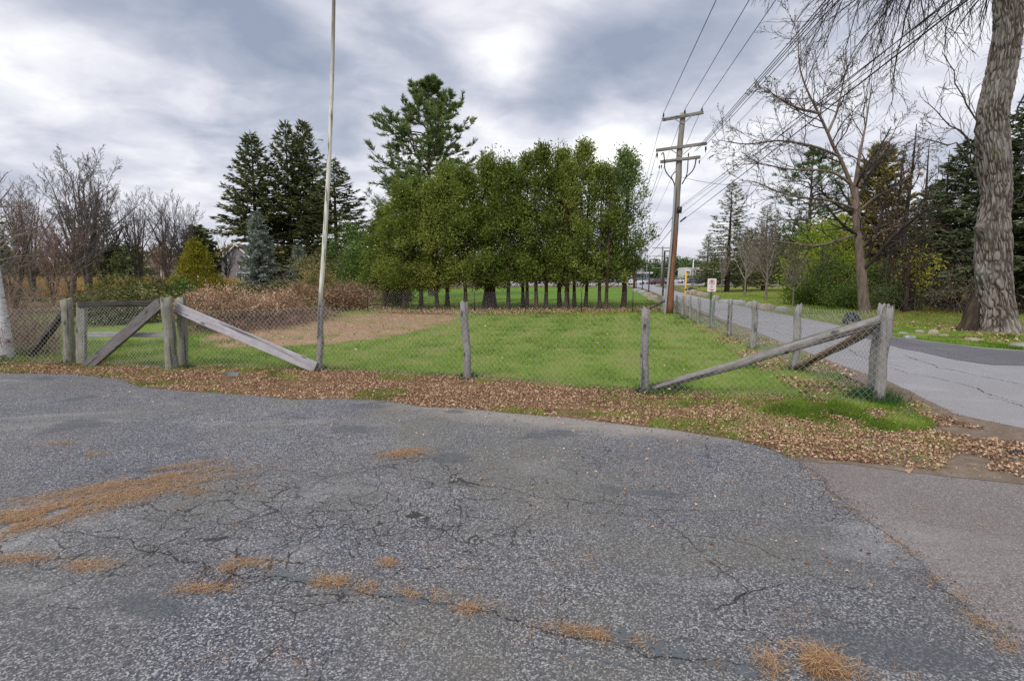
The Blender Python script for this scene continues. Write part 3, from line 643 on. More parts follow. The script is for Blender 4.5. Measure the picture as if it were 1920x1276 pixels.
def chain_mesh(par, org, spans, a=.043, dh=.048, r=.0023, name='chain_link_mesh', off=(0, 0), sag=.03, seed=1):
    """spans: list of (xy0, h0, xy1, h1)"""
    m = MB(); rg = np.random.default_rng(seed)
    for (p, h0, q, h1) in spans:
        p = np.array(p)-np.array(org[:2])+np.array(off); q = np.array(q)-np.array(org[:2])+np.array(off); L = np.linalg.norm(q-p); n = max(1, int(L/a)); aa = L/n
        H = max(h0, h1); rows = int(H/dh)
        j = np.arange(rows+1); i = np.arange(n)
        ph = (j[None, :]+i[:, None]) % 2
        u = (i[:, None]+ph)*aa; t = u/L
        htop = h0+(h1-h0)*t-sag*np.sin(np.pi*np.clip(t, 0, 1))+(fbm(u*1.3, 0*u, seed, 2)-.5)*.03
        z = .03+(htop-.03)*(j[None, :]/rows)
        bul = .02*np.sin(np.pi*t)*np.sin(np.pi*j[None, :]/rows)+(fbm(u*.9, z*1.5, seed+3, 2)-.5)*.04
        d = (q-p)/L; nn = np.array([-d[1], d[0]])
        P = np.stack([p[0]+d[0]*u+nn[0]*bul, p[1]+d[1]*u+nn[1]*bul, z], -1)
        m.tubes(P, np.full(P.shape[:2], r), 3)
    o = m.build(name, M['galv'], par, True); o['kind'] = 'stuff'; return o
def pxpost(name, par, org, bx, by, tx, ty, r, mat, seed, r1=None, dy=0):
    b = gp(bx, by); t = at(tx, ty, b[1]+dy)
    return log(name, par, org, (b[0], b[1], -.08), t, r, r1 or r*.92, mat, seed)

# --- front fence
org = (*gp(875, 710), 0)
ff = thing('chain_link_fence', 'low chain link fence on grey wooden posts between the leaf strip and the lawn', 'fence', org)
FP = [(346,686,338,560,.084,'mossy'), (599,694,603,564,.058,'post'), (876,710,870,566,.066,'post'), (1208,735,1211,580,.060,'post'), (1646,756,1666,578,.068,'post')]
for i, (bx, by, tx, ty, r_, m_) in enumerate(FP): pxpost('post', ff, org, bx, by, tx, ty, r_, M[m_], 40+i)
pxpost('post', ff, org, 1641, 745, 1657, 573, .075, M['post'], 49)
tops = [at(t[2], t[3], gp(t[0], t[1])[1])[2] for t in FP]
bs = [gp(t[0], t[1]) for t in FP]
for i, h_ in enumerate((1.06, 1.13, 1.13, 1.10, 1.20)): tops[i] = h_
chain_mesh(ff, org, [(bs[i], tops[i], bs[i+1], tops[i+1]) for i in range(4)], off=(.0, -.10), seed=5)
b0 = gp(346, 686); b1 = gp(599, 694); p0 = at(330, 577, b0[1]-.14); p1 = at(592, 688, b1[1]-.10)
plank('brace', ff, org, p0, p1, .19, .06, M['board'], 51, (0, -1, .12))
c5 = gp(1646, 756); a4 = gp(1222, 736)
log('brace', ff, org, (a4[0]+.05, a4[1]+.16, .03), at(1655, 600, c5[1]+.14), .054, .074, M['log'], 53, rings=14, amp=.16, wobble=.006)
# --- side fence
SP = [(1490,694,1499,573,.070), (1412,655,1417,565,.072), (1366,632,1369,562,.068), (1336,619,1338,560,.066), (1310,608,1311,559,.066), (1293,600,1294,557,.066), (1280,593,1281,556,.066), (1268,586,1269,555,.066)]
org = (*gp(1412, 655), 0)
sf = thing('chain_link_fence', 'long chain link fence on short grey posts running beside the road', 'fence', org)
for i, (bx, by, tx, ty, r_) in enumerate(SP): pxpost('post', sf, org, bx, by, tx, ty, r_*.86, M['post'], 60+i)
sb = [c5]+[gp(t[0], t[1]) for t in SP]; sh = [1.2]+[at(t[2], t[3], gp(t[0], t[1])[1])[2]*.97 for t in SP]
chain_mesh(sf, org, [(sb[i], sh[i], sb[i+1], sh[i+1]) for i in range(len(SP))], off=(.08, .02), seed=8)
s1 = gp(1492, 694)
log('brace', sf, org, (s1[0]-.02, s1[1]-.05, .05), at(1653, 606, c5[1]+.28), .055, .062, M['brlog'], 71, rings=10)
# --- left fence section
org = (*gp(130, 681), 0)
lf = thing('chain_link_fence', 'short chain link fence overgrown by brambles left of the wooden gate', 'fence', org)
pxpost('post', lf, org, 132, 682, 124, 562, .095, M['mossy'], 81); pxpost('post', lf, org, -95, 683, -98, 560, .09, M['mossy'], 82)
chain_mesh(lf, org, [(gp(-95, 683), 1.08, gp(132, 682), 1.08)], off=(0, -.1), seed=12)
log('brace', lf, org, (*gp(58, 668), .0), at(120, 585, gp(132, 682)[1]+.05), .062, .062, M['char'], 83)
# --- gate
org = (*gp(153, 684), 0)
gt = thing('wooden_gate', 'weathered wooden gate with chain link infill and a heavy diagonal board', 'gate', org)
Yg = gp(153, 684)[1]; Yr = gp(318, 690)[1]
hp = pxpost('post', gt, org, 322, 692, 312, 560, .098, M['mossy'], 91)
plank('stile', gt, org, (gp(154,684)[0], Yg, .03), at(155, 568, Yg), .165, .07, M['mossy'], 92, (0, 1, 0))
plank('top_rail', gt, org, at(148, 571, Yg-.03), at(309, 568, Yr-.03), .095, .07, M['char'], 93, (0, -1, 0))
plank('middle_rail', gt, org, at(149, 627, Yg+.06), at(312, 627, Yr+.06), .085, .05, M['board'], 94, (0, -1, 0))
plank('bottom_rail', gt, org, at(180, 687, Yg+.02), at(314, 690, Yr+.02), .055, .05, M['dkboard'], 95, (0, -1, 0))
plank('diagonal_brace', gt, org, at(161, 690, Yg-.12), at(302, 567, Yr-.12), .185, .075, M['dkboard'], 96, (0, -1, .1))
chain_mesh(gt, org, [((gp(160,684)[0], Yg), 1.08, (gp(316,690)[0], Yr), 1.12)], a=.034, dh=.037, off=(0, -.045), sag=0, seed=15)
# --- rear fence with its corner brace
org = (*gp(1245, 585), 0)
rf = thing('chain_link_fence', 'low wire fence across the back of the lawn below the cedar trunks', 'fence', org)
RP = [(1256,588), (1186,586), (1090,587), (985,587), (890,586), (790,585), (690,585)]
rb = [gp(*p) for p in RP]
for i, p in enumerate(rb):
    if i == 0: continue
    m = MB(); m.tubes([(p[0]-org[0], p[1]-org[1], -.05), (p[0]-org[0], p[1]-org[1], 1.0)], [.018, .018], 8, .5, True); m.build('post', M['darkmetal'], rf, True)
chain_mesh(rf, org, [(rb[i+1], .98, rb[i], .98) for i in range(len(rb)-1)], a=.06, dh=.065, r=.0022, seed=20)
q0 = at(1248, 563, rb[0][1]-.25); q1 = (gp(1196, 590)[0], gp(1196, 590)[1]-.3, .02)
m = MB(); m.tubes(np.array([q1, q0])-np.array(org), [.035, .035], 8, .5, True); m.build('brace', M['char'], rf, True)
pb = gp(1244, 586); t_ = at(1245, 556, pb[1]); log('post', rf, org, (*pb, -.05), t_, .10, .10, M['post'], 99)

# --- the tall painted pole tied to the second post
b = gp(599, 694); p0 = np.array(at(600.5, 566, b[1]-.02)); p1 = np.array(at(624, 0, b[1]+.05)); p1 = p0+(p1-p0)*1.12; p0 = p0+(p1-p0)*(-.012)
wp = thing('flagpole', 'tall thin chipped white pole standing on a fence post', 'pole', tuple(p0))
n = 14; t = np.linspace(0, 1, n)[:, None]; P = (p1-p0)*t; P[:, 0] += .05*np.sin(np.pi*t[:, 0])
m = MB(); m.tubes(P, np.linspace(.040, .026, n), 10, .5, True); m.build('pole', M['whitepole'], wp, True)
k = (0.0-0)+.53; pm = P[7]*0+np.array(at(606, 263, b[1]))-p0
m = MB(); m.tubes([pm, pm+np.array([-.09, -.05, .01])], [.012, .008], 6, .5, True); m.build('cleat', M['steel'], wp, True)

# --- utility pole
Yp = gp(1254, 589)[1]; org = (*gp(1254, 589), 0)
up = thing('utility_pole', 'tall brown and grey utility pole with three crossarms beside the road', 'utility pole', org)
top = np.array(at(1281, 212, Yp))-np.array(org)
log_mb(float(np.linalg.norm(top)), .175, .105, 101, 16, 24, .06, .008, .01).build('pole', M['pole'], up, True, None, Vector(top).to_track_quat('Z', 'Y'))
def onpole(f): return top*f
ARMS = [((1242,225),(1319,211)), ((1230,282),(1325,269)), ((1238,303.5),(1313,294))]
arms = []
for i, (l, r_) in enumerate(ARMS):
    a = at(*l, Yp+.02); c = at(*r_, Yp-.30)
    arms.append((np.array(a), np.array(c))); plank('crossarm', up, org, a, c, .125, .10, M['log'], 110+i, (.1, -1, 0))
def insulator(par, p, h=.22, r=.035):
    z = np.array([0, .3, .35, .5, .55, .7, .75, 1])*h; rr = np.array([.4, .4, 1, .8, 1.1, .8, 1, .5])*r
    m = MB(); m.tubes(np.array(p)-np.array(org)+np.c_[np.zeros((8, 2)), z], rr, 8, .5, True); return m.build('insulator', M['insul'], par, True)
ATT = []
for px, py in ((1244,222), (1284,215.5), (1316,212)): p = at(px, py, Yp-.12); insulator(up, p); ATT.append((p[0], p[1], p[2]+.23))
for px, py in ((1232,284), (1323,272)): 
    p = np.array(at(px, py+14, Yp-.12)); insulator(up, p, .26, .04)
for px, py in ((1236,318), (1240,317), (1311,308), (1306,300)): insulator(up, at(px, py, Yp-.15), .18, .03)
def cable(par, pts, r, Y=None, mat='wire', name='cable', sub=4):
    P = np.array([at(x, y, Y if Y else Yp-.2) for x, y in pts])-np.array(org)
    for _ in range(2): P = np.concatenate([P[:1], np.stack([P[:-1]*.75+P[1:]*.25, P[:-1]*.25+P[1:]*.75], 1).reshape(-1, 3), P[-1:]])
    m = MB(); m.tubes(P, np.full(len(P), r), 6); return m.build(name, M[mat], par, True)
cable(up, [(1240,290),(1244,284),(1246,300),(1246,318),(1254,330),(1262,338),(1266,350)], .024); cable(up, [(1305,298),(1303,312),(1297,323),(1286,332),(1279,345)], .026)
cable(up, [(1290,292),(1292,284),(1290,300),(1289,324),(1284,336),(1279,344)], .022); cable(up, [(1262,338),(1258,332),(1262,326),(1268,321)], .02)
cable(up, [(1266,346),(1264.5,380),(1261,430),(1255,500),(1248,572),(1247,588)], .05, Yp-.18, 'steel', 'conduit')
for sgn in (-1, 1):
    for i, f in ((0, .945), (1, .79)):
        mid = (arms[i][0]+arms[i][1])/2-np.array(org); e = mid+(arms[i][1]-arms[i][0])*.22*sgn
        m = MB(); m.tubes([e+np.array([0, -.05, -.05]), onpole(f)+np.array([0, -.12, 0])], [.018, .018], 6); m.build('arm_brace', M['steel'], up, True)
m = MB(); q = np.array(at(1274.5, 393, Yp-.28))-np.array(org); m.tubes([q+np.array([-.02, 0, -.14]), q+np.array([0, 0, .12])], [.10, .10], 10, .5, True); m.build('junction_box', M['darkmetal'], up, True)

def far_pole(px, base_y, top_y, label, arms, w=.16, arm=1.2):
    b = gp(px, base_y); H = at(px, top_y, b[1])[2]; r = thing('utility_pole', label, 'utility pole', (*b, 0))
    m = MB(); m.tubes([(0, 0, -.1), (0, 0, H)], [w, w*.7], 10, .5, True); m.build('pole', M['log'] if px > 1200 else M['pole'], r, True)
    for dz in arms:
        m = MB(); m.box((0, -.1, H-dz), (arm*2, .12, .14)); m.build('crossarm', M['log'], r)
    return b, H
far1, farH = far_pole(1189, 540, 436, 'distant utility pole half hidden behind the right end of the cedar row', (.3, 1.9, 2.6), .19, 1.2)
far_pole(1240, 535.5, 462, 'far pale utility pole with four crossarms above the parked cars', (.3, 1.9, 3.1, 4.2), .2, 2.1)
# --- wires: from the pole over the camera, and on to the distant pole
def span(a, b, sag, r, label, name='overhead_wire'):
    a = np.array(a); b = np.array(b); n = 40; t = np.linspace(0, 1, n)[:, None]; P = a+(b-a)*t; P[:, 2] -= sag*4*t[:, 0]*(1-t[:, 0])
    m = MB(); m.tubes(P-a, np.full(n, r), 5); o = m.build(name, M['wire'], None, True, Vector(a)); return tag(o, label, 'wire', 'overhead wires on the utility pole')
dv = np.array([-.15, -1.0, 0])*44
A2 = [at(1302,284,Yp-.1), at(1306,283,Yp-.1), at(1322,268,Yp-.2), at(1325,270,Yp-.2)]
LAB = ['overhead wire rising from the left insulator of the top crossarm', 'overhead wire rising from the middle insulator of the top crossarm', 'overhead wire rising from the right insulator of the top crossarm',
       'left of the two close wires crossing behind the second crossarm', 'right of the two close wires crossing behind the second crossarm', 'upper wire from the right tip of the second crossarm', 'lower wire from the right tip of the second crossarm']
for i, p in enumerate(ATT+A2): span(p, np.array(p)+dv+np.array([0, 0, .1]), .18, .0105, LAB[i])
LOW = [((1312,302), .006, 'thin single wire slanting up from the third crossarm', 0.15), ((1277,386), .007, 'upper thick cable leaving the pole below the conduit loops', .06), ((1277,389), .006, 'thin cable lashed just under the upper thick cable', .10),
       ((1276,402), .006, 'middle cable leaving the pole above the dark splice', .06), ((1275,417), .0085, 'lowest thick cable leaving the pole with a dark splice', .06)]
for (px, py), r_, lb, sg in LOW: p = np.array(at(px, py, Yp-.15)); span(p, p+dv+np.array([-44*{402: .028, 417: .042}.get(py, 0.0), 0, 0]), sg, r_, lb)
p = np.array(at(1276, 415, Yp-.15)); q = p+(dv+np.array([-44*.042, 0, 0]))*.035; tag(MB().tubes([p*0, q-p], [.03, .03], 8, .5, True).build('cable_splice', M['wire'], None, True, Vector(p)), 'dark splice case on the lowest cable beside the pole', 'splice')
fe = np.array([far1[0], far1[1], farH])
for i, (s_, dx, dz, lb) in enumerate([(ATT[0], -1.1, -.1, 'wire from the left top insulator on to the distant pole'), (ATT[1], .1, .1, 'wire from the middle top insulator on to the distant pole'), (ATT[2], 1.1, -.1, 'wire from the right top insulator on to the distant pole'),
      (at(1232,284,Yp+.1), -1.1, -1.8, 'wire from the left tip of the second crossarm on to the distant pole'), (at(1236,320,Yp+.1), -.9, -2.5, 'wire from the left tip of the third crossarm on to the distant pole'),
      (at(1272,390,Yp+.1), -.1, -4.3, 'upper cable running on from the pole towards the distant lamp posts'), (at(1271,415,Yp+.1), -.1, -4.8, 'lowest cable running on from the pole towards the distant lamp posts')]):
    span(s_, fe+np.array([dx, -.1, dz]), .5, .010 if i < 5 else .015, lb)
a_ = at(1273, 331, Yp); span(a_, at(1460, 342, 27), .25, .009, 'thin service wire crossing from the pole to the bare maple')

# --- lamp posts
def lamp(px, by, label):
    b = gp(px, by); r = thing('lamp_post', label, 'lamp post', (*b, 0), 'black lamp posts along the drive'); H = 3.25
    m = MB(); m.tubes([(0, 0, -.05), (0, 0, .12), (0, 0, .13), (.03, 0, H)], [.10, .10, .06, .055], 8, .5, True); m.build('post', M['darkmetal'], r, True)
    m = MB(); m.box((.22, 0, H+.02), (.46, .06, .06)); m.build('arm', M['darkmetal'], r)
    m = MB(); m.prism([(-.12, -.05), (.12, -.05), (.10, .05), (-.10, .05)], .34, .74); o = m.build('lamp_head', M['darkmetal'], r); o.location = (0, 0, H+.0)
for px, by, lb in ((1242,568,'black lamp post directly left of the big utility pole'), (1216,553.5,'second black lamp post, left of the nearest one'), (1204,545,'third black lamp post along the drive'), (1193,540,'smallest and farthest black lamp post beside the low building')): lamp(px, by, lb)

# --- signs and markers
M['signface'] = flat_mat('sign_white', (.72,.68,.70), .4, .05, 3); M['signred'] = flat_mat('sign_red', (.55,.05,.04), .5, .05); M['signblack'] = flat_mat('sign_black', (.03,.025,.03), .5)
M['greenpost'] = flat_mat('green_post_paint', (.03,.10,.045), .5, .2); M['yellow'] = flat_mat('yellow_paint', (.72,.42,.03), .5, .15)
b = gp(1331, 606); r = thing('no_parking_sign', 'white no parking sign on a green metal post beside the road', 'sign', (*b, 0)); H = at(1331, 522, b[1])[2]
m = MB(); m.prism([(-.012, -.05), (.012, -.05), (.012, H-.02), (-.012, H-.02)], -.035, .035); m.build('post', M['greenpost'], r)
w_, h_ = .31, .46
def rrect(w, h, c, n=5):
    pts = []
    for sx_, sy_, a0 in ((1, 1, 0), (-1, 1, 90), (-1, -1, 180), (1, -1, 270)):
        for i in range(n): a = rad(a0+90*i/(n-1)); pts.append((sx_*(w/2-c)+c*math.cos(a), sy_*(h/2-c)+c*math.sin(a)))
    return pts
def slab(name, par, prof, y0, y1, mat, loc):
    V = [(x, y0, z) for x, z in prof]+[(x, y1, z) for x, z in prof]; n = len(prof); me = bpy.data.meshes.new(name)
    me.from_pydata(V, [], [tuple(range(n)), tuple(range(2*n-1, n-1, -1))]+[(i, n+i, n+(i+1) % n, (i+1) % n) for i in range(n)]); me.update()
    o = bpy.data.objects.new(name, me); C.objects.link(o); me.materials.append(mat); o.parent = par; o.location = loc; return o
zc = H-h_/2; pn = slab('sign_panel', r, rrect(w_, h_, .03), -.018, -.014, M['signface'], (0, 0, zc))
def ringmesh(name, mat, R0, R1, cz, y):
    m = MB(); a = np.linspace(0, 2*math.pi, 33)[:-1]; V = np.concatenate([np.c_[np.cos(a)*R0, np.full(32, y), cz+np.sin(a)*R0], np.c_[np.cos(a)*R1, np.full(32, y), cz+np.sin(a)*R1]]); i = np.arange(32); j = (i+1) % 32
    m.add(V, Q=np.stack([i, j, j+32, i+32], 1)); return m
cz = .095
m = ringmesh('x', None, .072, .09, cz, -.0205); a = rad(-45); d = np.array([math.cos(a), math.sin(a)]); e = np.array([-d[1], d[0]])*.009
m.add([(s1*d[0]*.075+s2*e[0], -.0212, cz+s1*d[1]*.075+s2*e[1]) for s1, s2 in ((-1, -1), (1, -1), (1, 1), (-1, 1))], Q=[(0, 1, 2, 3)]); m.build('prohibition_ring', M['signred'], pn)
def text(body, size, par, mat, loc, name):
    c = bpy.data.curves.new(name, 'FONT'); c.body = body; c.size = size; c.align_x = 'CENTER'; c.align_y = 'CENTER'; c.offset = .003; c.extrude = .0004
    o = bpy.data.objects.new(name, c); C.objects.link(o); c.materials.append(mat); o.parent = par; o.location = loc; dg = bpy.context.evaluated_depsgraph_get(); dg.update(); me = bpy.data.meshes.new_from_object(o.evaluated_get(dg)); bpy.data.objects.remove(o)
    o = bpy.data.objects.new(name, me); C.objects.link(o); o.parent = par; o.location = loc; o.rotation_euler = (math.pi/2, 0, 0); return o
text('P', .15, pn, M['signblack'], (0, -.0195, cz), 'letter')
m = MB(); m.box((-.005, -.0195, -.065), (.075, .001, .022)); m.build('small_print', M['signblack'], pn)
m = MB(); m.box((0, -.0195, -.155), (.15, .001, .03)); m.box((.02, -.0195, -.19), (.09, .001, .02)); m.build('red_print', M['signred'], pn)
b = gp(1284, 591); r = thing('marker_post', 'thin yellow marker post right of the big utility pole', 'post', (*b, 0)); H = at(1283, 510, b[1])[2]
m = MB(); m.tubes([(0, 0, -.05), (-.02, 0, H)], [.034, .034], 10, .5, True); m.build('post', M['yellow'], r, True)
m = MB(); m.tubes([(0, -.01, H*.58), (0, -.01, H*.62)], [.04, .04], 10, .5, True); m.build('band', M['darkmetal'], r, True)
b = gp(1266, 589); r = thing('stake', 'pale thin stake leaning on the foot of the utility pole', 'stake', (*b, 0)); q = np.array(at(1260, 560, b[1]))-np.array((*b, 0))
m = MB(); m.tubes([(0, 0, -.05), tuple(q)], [.022, .018], 8, .5, True); m.build('shaft', M['whitepole'], r, True)
b = gp(1212, 529.5); r = thing('antenna_mast', 'thin grey antenna mast rising behind the low building', 'mast', (*b, 0)); H = at(1212, 466, b[1])[2]
m = MB(); m.tubes([(0, 0, 0), (0, 0, H)], [.16, .09], 6, .5, True); m.build('mast', M['steel'], r, True); m = MB(); m.tubes([(0, 0, H*.93), (0, 0, H)], [.4, .3], 6, .5, True); m.build('antenna', M['steel'], r, True)
b = gp(1298.5, 529); r = thing('light_mast', 'pale slender mast rising above the white building', 'mast', (*b, 0)); H = at(1298, 487, b[1])[2]
m = MB(); m.tubes([(0, 0, 0), (0, 0, H)], [.22, .16], 6, .5, True); m.build('mast', M['signface'], r, True)

# --- stones and boulders
def stone_mat(name, a, b, c_):
    k = NT(name, .9, .2); f = k.noise(5, 6, .65, k.coord(rnd=True)); g = k.noise(40, 4, .7, k.coord(rnd=True))
    c = k.ramp(f, [(.3, a), (.5, b), (.7, c_)]); c = k.mix(k.math('MULTIPLY', k.ramp(g, [(.5, 0), (.6, 1)]), .35), c, tuple(v*.5 for v in a)); k.color(c); k.bump(k.math('ADD', f, k.math('MULTIPLY', g, .4)), .7, .03); return k.m
M['stone1'] = stone_mat('tan_stone', (.20,.16,.12), (.33,.27,.21), (.45,.39,.32)); M['stone2'] = stone_mat('grey_stone', (.18,.18,.19), (.30,.30,.32), (.42,.42,.44))
M['stone3'] = stone_mat('pale_stone', (.20,.19,.165), (.30,.285,.25), (.40,.38,.335)); M['stone4'] = stone_mat('dark_stone', (.02,.021,.028), (.04,.042,.05), (.07,.07,.08))
def stone(px, py, wpx, hpx, mat, label, name='boulder', cat='boulder', group=None, depth=.7, seed=0, flat=.5):
    b = gp(px, py); s_ = b[1]/F; w, h = wpx*s_*.5, hpx*s_
    import bmesh
    bm = bmesh.new(); bmesh.ops.create_icosphere(bm, subdivisions=3, radius=1)
    V = np.array([v.co[:] for v in bm.verts]); k = .74+.52*fbm(V[:, 0]*1.5+seed*3.1+V[:, 2], V[:, 1]*1.5+seed*1.7-V[:, 2]*.7, seed, 4); V *= k[:, None]
    V[:, 0] *= w; V[:, 1] *= w*depth; V[:, 2] = np.clip(V[:, 2], -.5, flat+.4)*h/(flat+.35)*.75
    for v, q in zip(bm.verts, V): v.co = q
    me = bpy.data.meshes.new(name); bm.to_mesh(me); bm.free(); me.polygons.foreach_set('use_smooth', np.ones(len(me.polygons), bool))
    o = bpy.data.objects.new(name, me); C.objects.link(o); me.materials.append(M[mat]); o.location = (*b, 0.0); return tag(o, label, cat, group)
for i, a in enumerate([(1692,627,22,6,'stone2','flat grey stone nearest the fence corner post on the road verge'), (1724,625,20,9,'stone3','small pale rounded stone second from the fence corner on the verge'), (1750,628,24,14,'stone1','largest tan rounded stone on the verge left of the big trunk'),
    (1707,633,26,6,'stone2','low grey slab stone at the road edge below the other stones'), (1769,632,20,8,'stone1','small half buried tan stone right of the largest verge stone'), (1826,640,40,9,'stone1','long flat reddish stone below the foot of the big trunk'), (1915,651,42,11,'stone3','wide pale flat stone at the right edge of the verge')]): stone(*a, 'verge_stone', 'stone', 'stones on the road verge', seed=i)
for i, a in enumerate([(1288,549,14,7,'stone1','small tan boulder at the far left of the roadside row'), (1300,551,17,11,'stone1','brown boulder right of the yellow marker post'), (1296,545,12,8,'stone4','dark boulder behind the brown one by the marker post'), (1303,546,10,7,'stone4','dark low boulder beside the lawn corner behind the brown boulder'),
    (1314,554,18,10,'stone1','tan boulder left of the no parking sign'), (1323,556,14,9,'stone3','pale boulder just left of the green sign post'), (1342,561,16,10,'stone3','pale boulder just right of the green sign post'), (1362,567,34,8,'stone2','long grey kerb boulder behind the fourth side fence post'),
    (1386,570,26,10,'stone2','grey kerb boulder between two side fence posts'), (1408,574,24,11,'stone2','bluish kerb boulder touching the third side fence post'), (1434,579,38,13,'stone1','long pinkish kerb boulder beyond the road'), (1466,584,26,13,'stone3','pale speckled kerb boulder left of the second side fence post'), (1596,606,34,26,'stone4','unidentified dark squat object left of the bare maple trunk, modelled as a boulder')]): stone(*a, 'boulder', 'boulder', 'boulders along the far side of the road', seed=20+i)  # squat dark one by the maple: unidentified object given a boulder shape
for i, a in enumerate([(1225,562,22,11,'stone1','nearest tan boulder on the left edge of the drive'), (1214,556,20,10,'stone1','second boulder on the left edge of the drive'), (1204,550,18,8,'stone2','third boulder on the left edge of the drive'), (1194,546,18,7,'stone2','farthest boulder on the left edge of the drive'), (1232,568,16,9,'stone1','boulder against the nearest lamp post')]): stone(*a, 'boulder', 'boulder', 'boulders along the left edge of the drive', seed=40+i)
stone(1906,852,26,12,'stone4','dark smooth stone half buried in the dirt at the right edge','buried_stone','stone',None,.6,60)
# --- small litter
lfm = MB(); lfm.leafs([(-.05, 0, .03)], [(1, .2, .10)], .11, .075, rng, .6, .25, side=[[0, 1, .2]])
tag(lfm.build('dry_leaf', M['leaf'], None, False, Vector((*gp(1704, 886), .0))), 'single curled brown leaf alone on the right hand asphalt', 'leaf')
b = gp(436, 708); a = np.linspace(-.2, 3.4, 14); m = MB()
V = np.concatenate([np.c_[.13*np.cos(a), .06*np.sin(a), np.full(14, .055)], np.c_[.10*np.cos(a), .045*np.sin(a), np.full(14, .0)]]); i = np.arange(13); m.add(V, Q=np.stack([i, i+1, i+15, i+14], 1)); m.add(V*[.96, .96, 1], Q=np.stack([i, i+1, i+15, i+14], 1)[:, ::-1])
m.add(np.r_[V[14:], [[0, 0, .004]]], T=np.stack([i, i+1, np.full(13, 14)], 1))
M['plastic'] = flat_mat('grey_plastic', (.16,.18,.185), .5)
tag(m.build('plastic_scrap', M['plastic'], None, True, Vector((*b, .03))), 'broken grey plastic scrap lying in the leaves near the plank brace', 'scrap')
# ------------------------------------------------------------------ vegetation
def bark(name, a, b, c_, sz=14, st=.12, bump=.8, dist=.02):
    k = NT(name, .9, .15); v = k.coord((1, 1, st)); f = k.noise(sz, 5, .65, v, .6); g = k.noise(2.2, 4, .6)
    c = k.ramp(k.math('ADD', k.math('MULTIPLY', f, .75), k.math('MULTIPLY', g, .25)), [(.34, a), (.5, b), (.66, c_)]); k.color(c); k.bump(f, bump, dist); return k.m
M['bark'] = bark('brown_bark', (.05,.038,.03), (.105,.085,.07), (.17,.145,.125)); M['greybark'] = bark('grey_bark', (.10,.085,.075), (.19,.165,.145), (.28,.25,.225))
M['maplebark'] = bark('maple_bark', (.11,.082,.064), (.20,.155,.125), (.29,.235,.195)); M['dkbark'] = bark('dark_bark', (.022,.016,.012), (.05,.037,.028), (.085,.066,.052)); M['redbark'] = bark('cedar_bark', (.04,.027,.019), (.085,.058,.042), (.14,.10,.072))
M['twig'] = bark('bare_twigs', (.095,.08,.075), (.16,.14,.13), (.235,.21,.20), 5, .5); M['redtwig'] = bark('reddish_twigs', (.15,.09,.075), (.25,.17,.145), (.36,.27,.235), 5, .5)
M['paletwig'] = bark('pale_twigs', (.15,.12,.10), (.25,.21,.18), (.36,.31,.28), 5, .5); M['darktwig'] = bark('dark_twigs', (.03,.025,.024), (.06,.05,.046), (.10,.085,.08), 5, .5)
K = 1.5
def ramp3(*cs): n = len(cs); return [(i/(n-1), tuple(v*K for v in c)) for i, c in enumerate(cs)]
M['cedar'] = leaf_mat('cedar_foliage', ramp3((.04,.058,.012), (.09,.125,.022), (.15,.187,.036), (.235,.25,.065)), .3, .7, .13)
M['cedarlight'] = leaf_mat('pale_cedar_foliage', ramp3((.05,.085,.025), (.10,.145,.045), (.165,.215,.075), (.25,.29,.12)), .3)
M['spruce'] = leaf_mat('spruce_needles', ramp3((.025,.035,.015), (.055,.07,.027), (.10,.112,.04), (.15,.155,.06)), .15)
M['darkspruce'] = leaf_mat('dark_spruce_needles', ramp3((.024,.034,.016), (.052,.068,.030), (.085,.105,.05), (.13,.155,.09)), .12)
M['bluespruce'] = leaf_mat('blue_spruce_needles', ramp3((.05,.065,.055), (.095,.12,.10), (.15,.18,.15), (.22,.25,.21)), .12)
M['pine'] = leaf_mat('pine_needles_green', ramp3((.03,.055,.02), (.065,.105,.035), (.11,.155,.05), (.17,.20,.075)), .2)
M['larch'] = leaf_mat('rusty_conifer_needles', ramp3((.06,.052,.02), (.12,.105,.036), (.185,.16,.055), (.25,.21,.08)), .2)
M['gold'] = leaf_mat('golden_foliage', ramp3((.07,.075,.008), (.15,.145,.014), (.24,.195,.02), (.38,.21,.025)), .3)
M['rhodo'] = leaf_mat('glossy_shrub_leaf', ramp3((.022,.03,.009), (.055,.065,.016), (.10,.11,.03), (.22,.20,.09)), .2, .45)
M['ylgreen'] = leaf_mat('yellow_green_leaf', ramp3((.085,.135,.012), (.17,.235,.022), (.26,.32,.035), (.36,.36,.06)), .4)
M['dkleaf'] = leaf_mat('dark_shrub_leaf', ramp3((.03,.055,.012), (.065,.11,.024), (.11,.165,.038), (.18,.21,.055)), .3)
M['yellow_leaf'] = leaf_mat('yellow_leaf', ramp3((.22,.24,.02), (.36,.36,.04), (.48,.44,.06)), .4)
M['tanhead'] = leaf_mat('dried_flower_heads', ramp3((.20,.12,.075), (.33,.22,.145), (.46,.33,.23), (.56,.44,.31)), .2)
M['rust'] = leaf_mat('rusty_leaves', ramp3((.09,.052,.034), (.16,.10,.066), (.23,.15,.10), (.26,.20,.10)), .25)
M['hay'] = leaf_mat('dry_meadow_grass', ramp3((.24,.15,.05), (.36,.24,.085), (.47,.33,.13)), .25)

